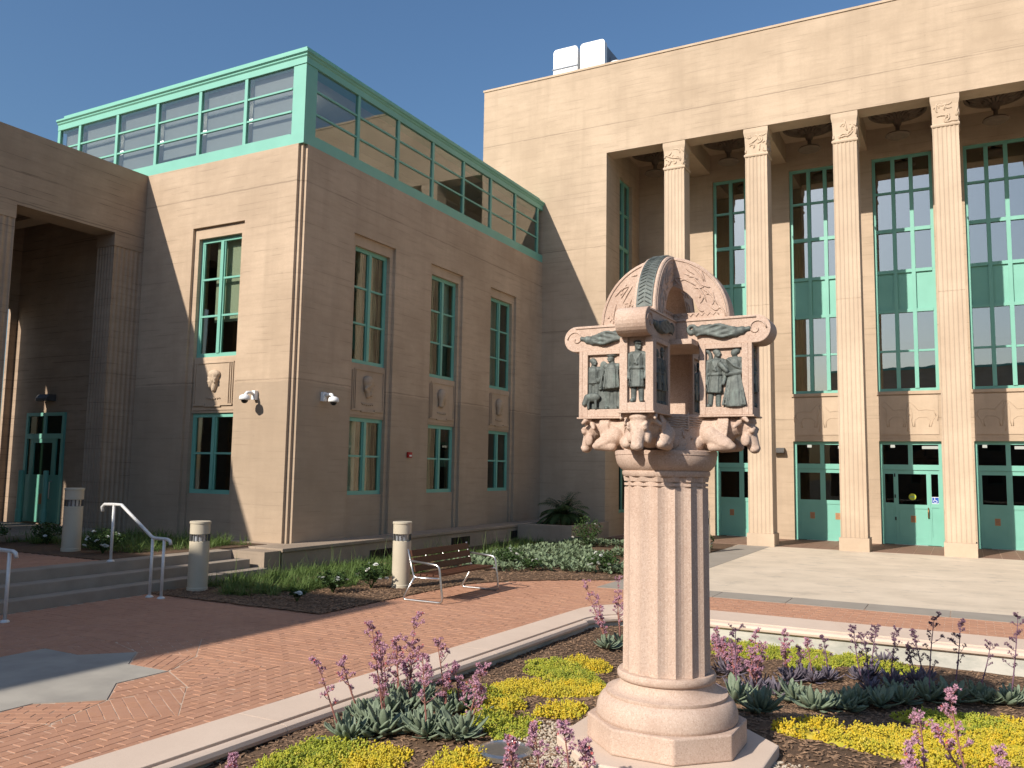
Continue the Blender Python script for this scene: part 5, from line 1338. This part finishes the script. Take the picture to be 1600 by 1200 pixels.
# mulch bed in front of the wing
m = MB(); bm = bmesh.new(); vv = [bm.verts.new((x, y, 0.014)) for x, y in BED]; bm.faces.new(vv); bmesh.ops.triangulate(bm, faces=bm.faces[:]); me = bpy.data.meshes.new('garden_bed'); bm.to_mesh(me); bm.free()
ob = bpy.data.objects.new('garden_bed', me); COL.objects.link(ob); me.materials.append(MATS['mulch_soil']); struct(ob)
m = MB(); m.box(-17.1, -12.46, 9.22, 12.9, 0.40, 0.482); struct(m.build('terrace_bed', 'mulch_soil'))
def chips(mb, q, n, pick, zf, smin=0.012, smax=0.035):
    for _ in range(n):
        p = pick(q)
        if p is None: continue
        z = zf(*p); a = q.uniform(0, 6.28); L = q.uniform(smin, smax); W = L * q.uniform(0.2, 0.5); t = q.uniform(-0.5, 0.5)
        dx, dy = math.cos(a), math.sin(a); b = len(mb.v)
        for s1, s2 in ((-1, -1), (1, -1), (1, 1), (-1, 1)):
            mb.v.append((p[0] + dx * L * s1 - dy * W * s2, p[1] + dy * L * s1 + dx * W * s2, z + 0.006 + t * L * s1 * 0.6 + q.uniform(0, 0.006)))
        mb.v.append((p[0], p[1], z + 0.012 + abs(t) * 0.01))
        mb.f.extend([(b, b + 1, b + 4), (b + 1, b + 2, b + 4), (b + 2, b + 3, b + 4), (b + 3, b, b + 4)])
def pick_bed(q):
    y = 9.3 + (q.random() ** 1.7) * 9.0; x = q.uniform(-11.5, -5.9)
    return (x, y) if inside_poly(x, y, BED) or inside_poly(x - 0.05, y + 0.05, BED) else None
q = random.Random(21); m = MB(); chips(m, q, 16000, pick_bed, lambda x, y: 0.014); tag(m.build('mulch', 'mulch_chip', fix=False), 'brown wood mulch covering the bed behind the bench', 'mulch', kind='stuff')
def pick_soil(q):
    x = -4.9 + 6.6 * q.random(); y = 2.5 + 9.4 * q.random()
    if math.hypot(x - AX, y - AY) < 0.74: return None
    return (x, y)
m = MB(); chips(m, q, 32000, pick_soil, soil_z, 0.008, 0.028); tag(m.build('mulch', 'mulch_chip', fix=False), 'brown shredded mulch between the succulents in the planter', 'mulch', kind='stuff')
m = MB()
for _ in range(4200):
    a = q.uniform(0, 6.28); r = 0.70 + abs(q.gauss(0, 0.22)); x, y = AX + r * math.cos(a), AY + r * math.sin(a)
    if y > AY + 0.15: continue
    s = q.uniform(0.006, 0.014); z = soil_z(x, y) + s * 0.6
    m.ell((x, y, z), (s, s * q.uniform(0.6, 1), s * 0.7), None, 5, 3)
tag(m.build('gravel', 'gravel', fix=False), 'pale gravel strewn round the column slab', 'gravel', kind='stuff')

# grass
def tuft(mb, q, x, y, z, n, L, spread):
    for _ in range(n):
        d = rdir(q, 0.45, 1.0); leaf_strip(mb, (x + q.gauss(0, spread), y + q.gauss(0, spread), z), d, L * q.uniform(0.6, 1.25), q.uniform(0.004, 0.008), q.uniform(0.5, 1.5))
m = MB(); q = random.Random(33)
for _ in range(330):
    x = q.uniform(-11.45, -9.0); y = q.uniform(9.95, 14.2)
    if x > -9.5 - 0.35 * noise.noise(Vector((y * 1.3, 0, 0))) - 0.15 * (y < 10.6): continue
    if x < -11.35 and y < 12.4: continue
    if math.hypot(x + 11.12, y - 9.98) < 0.3: continue
    tuft(m, q, x, y, 0.01, 46, 0.25, 0.05)
for _ in range(260):
    x = q.uniform(-11.45, -9.9); y = q.uniform(14.0, 22.0)
    if noise.noise(Vector((x * 0.9, y * 0.7, 5))) < -0.05: continue
    tuft(m, q, x, y, 0.01, 34, 0.22, 0.06)
for _ in range(150):                                     # thin seed stems standing above the tufts
    x = q.uniform(-11.4, -9.2); y = q.uniform(10.3, 20)
    d = rdir(q, 0.8, 1.0); leaf_strip(m, (x, y, 0.05), d, q.uniform(0.45, 0.7), 0.0035, 0.35, seg=4)
tag(m.build('meadow_grass', 'grass_blade', fix=False), 'long green tufted grass in the bed below the wing', 'grass', kind='stuff')
m = MB()
for _ in range(170):
    x = q.uniform(-16.8, -12.7); y = q.uniform(9.9, 12.7)
    if math.hypot(x + 14.15, y - 9.8) < 0.28 or y < 10.2 + 0.5 * noise.noise(Vector((x, 0, 2))): continue
    tuft(m, q, x, y, 0.475, 40, 0.30, 0.06)
tag(m.build('terrace_grass', 'grass_blade', fix=False), 'shaded tufted grass in the terrace bed beside the portico', 'grass', kind='stuff')
m = MB()
for _ in range(1500):
    x = q.uniform(-9.9, -6.0); y = q.uniform(14.9, 22.5)
    if not inside_poly(x, y, BED): continue
    if x + 0.45 * (y - 14.9) * 0.35 > -5.9 + 0.9 * 0 and y < 15.6: continue
    edge = (y - 15.3) * 0.8 + (-(x + 6.3)) * 0.45
    if edge < 0.55 + 0.5 * noise.noise(Vector((x, y, 9))): continue
    if noise.noise(Vector((x * 0.8, y * 0.6, 1))) < -0.32: continue
    for _k in range(9):
        d = rdir(q, 0.2, 0.95); oval_leaf(m, (x + q.gauss(0, 0.02), y + q.gauss(0, 0.02), 0.02 + q.uniform(0, 0.10)), d, Vector((0, 0, 1)), q.uniform(0.08, 0.14), q.uniform(0.022, 0.036))
tag(m.build('ground_cover', 'cover_leaf', fix=False), 'silvery green leafy ground cover in the corner of the bed', 'ground cover', kind='stuff')

# white roses
bl = MB(); q = random.Random(4)
for ring, n, r, up in ((0, 6, 0.045, 0.2), (1, 6, 0.036, 0.55), (2, 5, 0.024, 0.85)):
    for k in range(n):
        a = 6.283 * k / n + ring * 0.5; d = Vector((math.cos(a) * math.sqrt(1 - up * up), math.sin(a) * math.sqrt(1 - up * up), up)); oval_leaf(bl, (0, 0, 0.004 * ring), d, Vector((0, 0, 1)), r, r * 0.55)
BLOOM = bl.mesh('bloom', fix=False); BLOOM.materials.append(MATS['petal_white'])
def rose(x, y, z, r, h, nb, label, seed, group='white rose bushes'):
    q = random.Random(seed); t = thing('rose_bush', label, 'rose bush', (x, y, z), group); m = MB()
    for k in range(6):
        a = q.uniform(0, 6.28); m.tube([(x, y, z), (x + r * 0.4 * math.cos(a), y + r * 0.4 * math.sin(a), z + h * 0.5), (x + r * 0.7 * math.cos(a + 0.3), y + r * 0.7 * math.sin(a + 0.3), z + h * 0.9)], [0.009, 0.007, 0.004], 5)
    m.build('stem', 'rose_leaf', t, fix=False)
    m = MB()
    for _ in range(int(900 * r / 0.3)):
        d = rdir(q, -0.2, 1.0); rr = q.random() ** 0.45
        p = Vector((x + d.x * r * rr, y + d.y * r * rr, z + 0.06 + (d.z * 0.5 + 0.5) * h * rr * 0.9)); lump = noise.noise(p * 7)
        if lump < -0.12: continue
        oval_leaf(m, p, rdir(q, -0.3, 0.8), rdir(q, 0.3, 1), q.uniform(0.035, 0.06), q.uniform(0.013, 0.02))
    m.build('foliage', 'rose_leaf', t, fix=False)
    for _ in range(nb):
        d = rdir(q, 0.15, 1.0); d.y = -abs(d.y) if q.random() < 0.7 else d.y
        o = place(BLOOM, 'bloom', t, (x + d.x * r * 0.95, y + d.y * r * 0.95, z + 0.08 + d.z * h * 0.85), (q.uniform(-0.7, 0.7), q.uniform(-0.7, 0.7), q.uniform(0, 6)), [q.uniform(0.85, 1.25)] * 3)
    return t
rose(-9.15, 11.0, 0.015, 0.26, 0.34, 5, 'white rose bush at the front of the long grass', 1)
rose(-8.95, 11.75, 0.015, 0.28, 0.42, 5, 'white rose bush beside the bollard behind the bench', 2)
rose(-9.0, 10.0, 0.015, 0.12, 0.16, 2, 'tiny white rose seedling near the brick corner', 3)
rose(-8.55, 15.9, 0.015, 0.32, 0.38, 6, 'white rose bush just past the far bench arm', 4)
rose(-6.55, 16.25, 0.015, 0.34, 0.42, 11, 'white rose bush full of blooms in front of the ground cover', 5)
rose(-6.2, 22.4, 0.015, 0.30, 0.48, 8, 'white rose bush at the foot of the litter cylinder', 6)
rose(-9.05, 21.3, 0.015, 0.42, 0.85, 5, 'tall dark rose bush in front of the corner planter', 7)
rose(-7.85, 15.6, 0.015, 0.22, 0.22, 2, 'low sparse rose bush in the open mulch', 8)
rose(-13.35, 9.85, 0.48, 0.34, 0.40, 12, 'white rose bush on the terrace beside the upper handrail post', 9)
rose(-15.6, 10.3, 0.48, 0.30, 0.42, 1, 'dark shaded rose bush by the portico door', 10)
rose(-16.4, 9.7, 0.48, 0.30, 0.38, 0, 'dark leafy shrub without blooms by the portico step', 11)

# palm in the corner planter
t = thing('fan_palm', 'dark feathery palm growing from the corner planter', 'palm', (-10.7, 23.4, 0.42)); q = random.Random(8)
m = MB(); m.lathe([(0.12, 0.0), (0.14, 0.15), (0.09, 0.32), (0.03, 0.4)], 12, (-10.7, 23.4, 0.42)); m.build('trunk', 'mulch_chip', t)
for k in range(64):
    a = 6.283 * k / 13 + k * 0.07 + q.uniform(-0.15, 0.15); el = q.uniform(0.35, 1.45); L = q.uniform(0.6, 0.85); m = MB(); P = Vector((-10.7, 23.4, 0.65)); d = Vector((math.cos(a) * math.cos(el), math.sin(a) * math.cos(el), math.sin(el))); pts = []
    for i in range(13):
        pts.append(tuple(P)); d = (d + Vector((0, 0, -0.13))).normalized(); P = P + d * L / 12
        if i > 1:
            s = d.cross(Vector((0, 0, 1))).normalized()
            for sg in (-1, 1): leaf_strip(m, P, (s * sg + d * 0.8 + Vector((0, 0, 0.15))), 0.30 * (1 - 0.45 * abs(i - 7) / 6), 0.022, 1.0)
    m.tube(pts, [0.012 - 0.0008 * i for i in range(13)], 5); m.build('frond', 'palm_leaf', t, fix=False)

# succulents with flower stalks
def leaf_mesh(name, mat, L=0.185, W=0.026):
    m = MB(); rings = []; n = 8
    for k in range(n + 1):
        t = k / n; w_ = W * (0.30 + 0.80 * math.sin(math.pi * min(t, 0.98) ** 1.25) ** 0.9) * (1.0 if t < 0.9 else 0.62); x = L * t; z = -0.020 * math.sin(t * 3.0) + 0.012 * t; th = 0.006 * (1 - 0.5 * t)
        if k == n: w_ = 0.002
        rings.append([(x, -w_, z + 0.25 * w_), (x, -w_ * 0.5, z + 0.06 * w_), (x, 0, z), (x, w_ * 0.5, z + 0.06 * w_), (x, w_, z + 0.25 * w_), (x, w_ * 0.5, z - th), (x, 0, z - th * 1.4), (x, -w_ * 0.5, z - th)])
    m.loft(rings); me = m.mesh(name, True); me.materials.append(MATS[mat]); return me
LEAF = {'g': leaf_mesh('leaf', 'succulent_leaf'), 'p': leaf_mesh('leaf', 'succulent_purple', 0.15, 0.017)}
def floret_cluster(mb, q, p, n, r, s):
    for _ in range(n):
        d = rdir(q, -0.5, 1.0); c = Vector(p) + d * r * q.uniform(0.4, 1.0); u = rdir(q, -0.4, 1.0)
        for k in range(5):                    # small five-pointed bell
            a = 6.283 * k / 5; e = u.orthogonal().normalized(); f = u.cross(e); oval = e * math.cos(a) + f * math.sin(a)
            b = len(mb.v); w_ = u.cross(oval) * s * 0.35
            mb.v.extend([tuple(c - w_), tuple(c + w_), tuple(c + (oval * 0.8 + u) * s)]); mb.f.append((b, b + 1, b + 2))
def stalk(t, q, base, top, tone, dens=1.0):
    B, T = Vector(base), Vector(top); H = (T - B).length; mid = B.lerp(T, 0.5) + Vector((q.uniform(-0.03, 0.03), q.uniform(-0.03, 0.03), 0)) - (T - B) * 0.0
    pts = [B * (1 - s) ** 2 + mid * 2 * s * (1 - s) + T * s * s for s in [i / 10 for i in range(11)]]
    m = MB(); m.tube(pts, [0.0085 - 0.0005 * i for i in range(11)], 6); fl = MB(); cl = MB()
    for i in range(11):                        # side sprays, denser towards the tip
        for k in range(2 if i < 7 else 3):
            if i < 4 or q.random() < 0.18: continue
            p = pts[i]; a = q.uniform(0, 6.28); Ls = (0.072 if i < 8 else 0.045) * q.uniform(0.35, 1.2) * min(1.3, H / 0.5); e = p + Vector((math.cos(a) * Ls, math.sin(a) * Ls, Ls * 0.75))
            m.tube([p, p.lerp(e, 0.5) + Vector((0, 0, -0.008)), e], 0.0028, 4); floret_cluster(fl, q, e, q.randint(6, 11), 0.022, 0.0145)
            if q.random() < 0.5: floret_cluster(cl, q, e, 1, 0.024, 0.015)
            floret_cluster(fl, q, p.lerp(e, 0.5), q.randint(1, 4), 0.014, 0.011)
    floret_cluster(fl, q, pts[-1], q.randint(12, 20), 0.028, 0.0145)
    for i in range(1, 5):
        for k in range(2): oval_leaf(m, pts[i], (rdir(q, 0.2, 0.7) + Vector((0, 0, 0.5))), Vector((0, 0, 1)), 0.03, 0.007)
    s = m.build('flower_stalk', 'stalk_pink' if tone != 'd' else 'flower_shaded', t, fix=False)
    tag(fl.build('florets', 'flower_shaded' if tone == 'd' else 'flower_pink', s, fix=False), kind='stuff')
    if tone != 'd': tag(cl.build('coral_buds', 'flower_coral', s, fix=False), kind='stuff')
def succulent(b, tops, kind, tone, label, group, seed, size=1.0, leaves=True):
    q = random.Random(seed); x, y = max(b[0], -4.72), b[1]; z = soil_z(x, y)
    t = thing('succulent', label, 'succulent', (x, y, z), group)
    n = 19 if kind == 'g' else 30; size *= q.uniform(0.8, 1.12); n = int(n * q.uniform(0.8, 1.15)); t0 = q.uniform(0, 6.28)
    for k in range(n):
        ring = k / n; a = t0 + k * 2.39996 + q.uniform(-0.3, 0.3); el = 0.16 + 0.95 * ring + q.uniform(-0.22, 0.22); s = size * (1.08 - 0.30 * ring) * q.uniform(0.7, 1.2)
        place(LEAF[kind], 'leaf', t, (x + 0.012 * math.cos(a), y + 0.012 * math.sin(a), z + 0.03 + 0.035 * ring), (q.uniform(-0.5, 0.5), -el, a), (s, s * q.uniform(0.85, 1.2), s))
    for tp in list(tops) + [(p_[0] + q.uniform(-0.10, 0.10), p_[1] + q.uniform(-0.10, 0.10), z + (p_[2] - z) * q.uniform(0.55, 0.85)) for p_ in tops if tone == 'p' and q.random() < 0.4]:
        stalk(t, q, (x + q.uniform(-0.02, 0.02), y + q.uniform(-0.02, 0.02), z + 0.03), (tp[0] - b[0] + x, tp[1] - b[1] + y, tp[2]), tone, 1.0)
    return t
SUCL=[ ((-4.15,5.17,0.02),[(-4.31,5.04,0.59)]), ((-4.30,5.57,0.02),[(-4.42,5.47,0.51)]), ((-3.86,5.30,0.06),[(-3.96,5.23,0.85)]), ((-4.11,5.67,0.05),[(-4.16,5.63,0.59)]), ((-4.37,6.18,0.01),[(-4.40,6.16,0.57)]), ((-4.05,5.90,0.05),[(-4.04,5.91,0.81),(-4.07,5.89,0.60)]), ((-3.48,5.29,0.10),[(-3.52,5.26,0.70)]), ((-3.69,5.86,0.09),[(-3.76,5.82,0.67)]), ((-3.62,5.97,0.10),[(-3.66,5.94,0.47)]), ((-3.22,5.37,0.12),[(-3.11,5.43,0.62)]), ((-4.04,5.41,0.05),[]), ((-3.71,5.48,0.09),[]), ((-3.48,5.48,0.11),[]), ((-4.21,6.32,0.02),[(-4.19,6.33,0.40)]),
]
SUCM=[ ((-4.07,10.24,-0.19),[(-4.33,10.13,0.62),(-4.18,10.19,0.44)]), ((-3.97,10.51,-0.20),[(-4.02,10.49,0.64),(-3.92,10.53,0.46)]),
]
SUCR=[ ((-1.52,7.16,0.12),[]), ((-1.62,9.31,-0.29),[]), ((-1.39,8.91,-0.25),[]), ((-1.18,9.25,-0.29),[]), ((-1.03,9.58,-0.29),[]), ((-0.83,9.54,-0.29),[]), ((-0.66,9.86,-0.29),[]), ((-0.42,10.04,-0.29),[(-0.34,10.04,0.57)]), ((-0.19,10.21,-0.29),[(-0.10,10.21,0.52)]), ((0.03,10.40,-0.29),[(0.17,10.40,0.31)]), ((0.34,10.42,-0.29),[(0.43,10.42,0.61)]), ((-1.89,7.89,-0.03),[(-1.89,7.90,0.63)]),
]
SUCP=[ ((-1.83,10.19,-0.29),[(-1.89,10.18,0.26)]), ((-1.46,10.49,-0.29),[(-1.51,10.48,0.18)]), ((-1.13,10.62,-0.29),[(-1.19,10.62,0.30)]), ((-0.80,10.63,-0.29),[(-0.74,10.63,0.31)]), ((-0.49,10.89,-0.29),[(-0.58,10.89,0.27)]), ((-2.07,9.65,-0.29),[(-2.09,9.64,0.31),(-2.02,9.66,0.18)]), ((-2.56,10.23,-0.29),[(-2.61,10.22,0.09),(-2.68,10.20,0.20)]), ((-1.82,9.43,-0.29),[]), ((-2.97,11.57,-0.29),[]), ((-0.98,11.69,-0.29),[]),
]
SUCF=[ ((-0.06,6.51,0.01),[(-0.14,6.51,0.61)]), ((-0.27,5.97,0.08),[(-0.30,5.97,0.58)]), ((0.14,6.29,-0.02),[(0.12,6.29,0.34)]), ((-0.36,5.74,0.10),[(-0.34,5.74,0.45)]), ((-2.19,4.56,0.14),[(-2.25,4.53,0.56)]), ((-2.04,4.57,0.14),[(-2.08,4.56,0.59)]), ((-1.95,4.67,0.15),[(-1.99,4.65,0.48)]), ((-2.40,4.56,0.13),[(-2.41,4.56,0.46)]), ((-4.21,4.15,-0.08),[(-4.21,4.15,0.18)]),
]
SED=[ (-3.45,6.25,0.20,'y'), (-3.85,7.58,0.26,'y'), (-4.13,8.84,0.26,'l'), (-3.31,7.34,0.24,'y'), (-3.93,9.30,0.20,'y'), (-3.11,7.56,0.16,'y'), (-2.87,6.25,0.16,'y'), (-2.99,5.65,0.14,'l'), (-3.94,6.74,0.20,'l'), (-3.30,5.84,0.14,'l'), (-4.10,4.80,0.26,'l'), (-3.60,4.85,0.17,'y'), (-2.99,4.92,0.17,'y'), (-4.30,4.60,0.14,'l'), (-2.91,11.90,0.20,'l'), (-2.36,11.59,0.30,'l'), (-1.97,11.93,0.30,'l'), (-1.55,11.49,0.20,'l'), (-1.25,11.77,0.20,'l'), (-1.16,6.70,0.16,'y'), (-0.84,6.74,0.18,'y'), (-0.79,7.34,0.10,'y'), (-0.46,8.14,0.24,'y'), (-0.31,7.04,0.26,'y'), (-0.12,8.44,0.26,'y'), (0.09,8.37,0.26,'y'), (0.35,9.47,0.22,'y'), (0.06,9.38,0.22,'l'), (-0.45,9.26,0.20,'l'),
]
i = 0
LLAB = ['grey green succulent ending the wall-side clump, its stalk leaning away from the column', 'grey green succulent tight against the planter wall with one slender pink stalk', 'grey green succulent with the second tallest pink stalk of the wall-side clump',
        'grey green succulent whose pink stalk stands right behind the second tallest one', 'grey green succulent at the back of the wall-side clump with one straight dusky stalk', 'grey green succulent with the tallest pink stalk and a shorter one beside it',
        'grey green succulent with the fullest pink stalk at the open front of the clump', 'grey green succulent with a thin pink stalk between the tallest one and the sedum', 'grey green succulent with a short dull stalk next to the lime sedum', 'grey green succulent by the uplight with its stalk leaning to the column',
        None, None, None, 'grey green succulent hidden behind the clump with one short pink stalk']
for b, tp in SUCL:
    succulent(b, tp, 'g', 'p', LLAB[i] or 'grey green succulent rosette without stalks beside the planter wall', 'succulents along the planter wall', 101 + i, 1.05); i += 1
for b, tp in SUCM:
    i += 1; succulent(b, tp, 'g', 'p', 'grey green succulent with pink stalks at the curved corner of the planter', 'succulents at the planter corner', 100 + i, 0.92)
for b, tp in SUCR:
    i += 1; succulent(b, tp, 'g', 'd', {7: 'dark green succulent with a tall dusky stalk at the head of the column shadow', 8: 'dark green succulent with a dense dusky stalk just past the column shadow', 9: 'dark green succulent with a short thin stalk between two taller ones', 10: 'dark green succulent with the tallest thin pink stalk on the sunny side of the shadow', 11: 'dark green succulent with a pink stalk right behind the column base'}[SUCR.index((b, tp))] if tp else 'dark green succulent rosette in the shadow of the column', 'succulents in the column shadow', 100 + i, 1.2)
for b, tp in SUCP:
    i += 1; succulent(b, tp, 'p', 'd' if b[0] > -1.5 else 'p', 'purple grey succulent with flower stalks behind the column' if tp else 'purple grey succulent rosette behind the column', 'purple succulents behind the column', 100 + i, 1.2)
for b, tp in SUCF:
    i += 1; succulent(b, tp, 'p', 'p', 'pink flowered succulent on the open near side of the column', 'pink flowered succulents on the near side of the column', 100 + i, 0.9)
q = random.Random(77)
for b, _ in SUCL[:]:
    for _k in range(1): i += 1; succulent((b[0] + q.uniform(-0.12, 0.16), b[1] + q.uniform(-0.14, 0.14), 0), [], 'g', 'p', 'grey green succulent rosette without stalks beside the planter wall', 'succulents along the planter wall', 300 + i, 0.98)
for b, _ in SUCR + SUCR:
    i += 1; succulent((b[0] + q.uniform(-0.1, 0.1), b[1] + q.uniform(-0.1, 0.22), 0), [], 'g', 'd', 'dark green succulent rosette in the shadow of the column', 'succulents in the column shadow', 300 + i, 0.98)
for b, tp in SUCP[:7] + SUCP[5:7]:
    dx, dy = q.uniform(-0.28, 0.28), q.uniform(-0.45, 0.25); i += 1
    succulent((b[0] + dx, b[1] + dy, b[2]), [(t_[0] + dx, t_[1] + dy, t_[2] - q.uniform(0.0, 0.15)) for t_ in tp], 'p', 'd' if b[0] > -1.5 else 'p', 'purple grey succulent with flower stalks behind the column', 'purple succulents behind the column', 400 + i, 1.15)
# sedum mats
def sedum(x, y, r, tone, k):
    q = random.Random(500 + k); m = MB(); x = max(x, -4.8 + r * 0.3)
    n = int(2100 * math.pi * r * r * 0.8)
    for i in range(14):                         # low green cushion under the sprigs
        a = 6.283 * i / 14; wq = 1 + 0.28 * noise.noise(Vector((math.cos(a) * 1.6, math.sin(a) * 1.6, k * 3.1)))
        for rq, hq in ((1.05, -0.01), (0.75, 0.025), (0.35, 0.035)):
            cx, cy = x + r * rq * wq * math.cos(a), y + r * rq * wq * math.sin(a); m.v.append((cx, cy, soil_z(cx, cy) + hq))
    m.v.append((x, y, soil_z(x, y) + 0.036))
    for i in range(14):
        a, b = 3 * i, 3 * ((i + 1) % 14); m.f.extend([(a, b, b + 1, a + 1), (a + 1, b + 1, b + 2, a + 2), (a + 2, b + 2, 42)])
    for _ in range(n):
        a = q.uniform(0, 6.283); rr = math.sqrt(q.random()); wob = 1 + 0.28 * noise.noise(Vector((math.cos(a) * 1.6, math.sin(a) * 1.6, k * 3.1)))
        px, py = x + r * 1.12 * rr * wob * math.cos(a), y + r * 1.12 * rr * wob * math.sin(a)
        if px < XI(py) + 0.11 or py > YI - 0.07 or math.hypot(px - AX, py - AY) < 0.70: continue
        if noise.noise(Vector((px * 6, py * 6, 8))) < -0.42 and rr > 0.3: continue
        h = (0.060 + 0.055 * noise.noise(Vector((px * 8, py * 8, 1))) + 0.03 * noise.noise(Vector((px * 22, py * 22, 4)))) * (1 - rr ** 4) + 0.012
        z = soil_z(px, py); lean = Vector((math.cos(a) * rr * 0.5 + q.uniform(-0.6, 0.6), math.sin(a) * rr * 0.5 + q.uniform(-0.6, 0.6), 1)).normalized(); P = Vector((px, py, z + h * 0.35))
        for j in range(4):
            c = P + lean * (h * 0.75 * j / 3) + Vector((q.uniform(-0.007, 0.007), q.uniform(-0.007, 0.007), q.uniform(-0.006, 0.008))); s = q.uniform(0.007, 0.012) * (1.0 if j < 3 else 0.8)
            b = len(m.v)
            ex = Vector((q.uniform(-1, 1), q.uniform(-1, 1), q.uniform(-0.4, 0.4))).normalized() * s; ey = ex.cross(lean).normalized() * s; ez = lean * s * 1.15
            m.v.extend([tuple(c + ex), tuple(c - ex), tuple(c + ey), tuple(c - ey), tuple(c + ez), tuple(c - ez)])
            m.f.extend([(b, b + 2, b + 4), (b + 2, b + 1, b + 4), (b + 1, b + 3, b + 4), (b + 3, b, b + 4), (b + 2, b, b + 5), (b + 1, b + 2, b + 5), (b + 3, b + 1, b + 5), (b, b + 3, b + 5)])
    lab = {('y', 0): ('golden yellow sedum mat between the planter wall and the column', 'yellow sedum left of the column'), ('l', 0): ('lime green sedum mat between the planter wall and the column', 'lime sedum by the planter wall'),
           ('y', 1): ('golden yellow sedum mat on the open soil beyond the column shadow', 'yellow sedum beyond the column shadow'), ('l', 1): ('lime green sedum mat under the far planter wall or among the dark succulents', 'lime sedum by the far wall')}[(tone, 0 if x < AX - 0.6 else 1)]
    tag(m.build('sedum_mat', 'sedum_yellow' if tone == 'y' else 'sedum_lime', fix=False), lab[0], 'sedum', lab[1])
SED += [(SED[1][0] + 0.2, SED[1][1] - 0.25, 0.2, 'y'), (SED[2][0] + 0.3, SED[2][1] - 0.2, 0.24, 'l'), (SED[3][0] + 0.3, SED[3][1] + 0.5, 0.18, 'y')]
SED += [((SED[i][0] + SED[j][0]) / 2, (SED[i][1] + SED[j][1]) / 2, 0.22, t_) for i, j, t_ in ((20, 23, 'y'), (23, 25, 'y'), (25, 26, 'y'), (28, 27, 'l'), (16, 17, 'l'), (14, 15, 'l'), (17, 18, 'l'), (22, 24, 'y'))]
SED += [(-1.75, 11.1, 0.22, 'l'), (-0.85, 11.5, 0.22, 'l'), (-2.7, 11.3, 0.22, 'l'), (-0.6, 7.45, 0.2, 'y'), (-1.05, 7.15, 0.14, 'y'), (-3.6, 8.3, 0.2, 'y'), (-3.75, 7.0, 0.18, 'y'), (-2.6, 7.9, 0.18, 'y')]
SED = [(x, y, r * (1.30 if x < -2.7 else 1.16 if y > 7 else 1.0), t_) for x, y, r, t_ in SED]
for k, (x, y, r, tone) in enumerate(SED): sedum(x, y, r, tone, k)

SC.cycles.max_bounces = 5
SC.cycles.diffuse_bounces = 2
SC.cycles.glossy_bounces = 3
SC.cycles.transmission_bounces = 2
SC.cycles.transparent_max_bounces = 8
SC.cycles.use_denoising = True
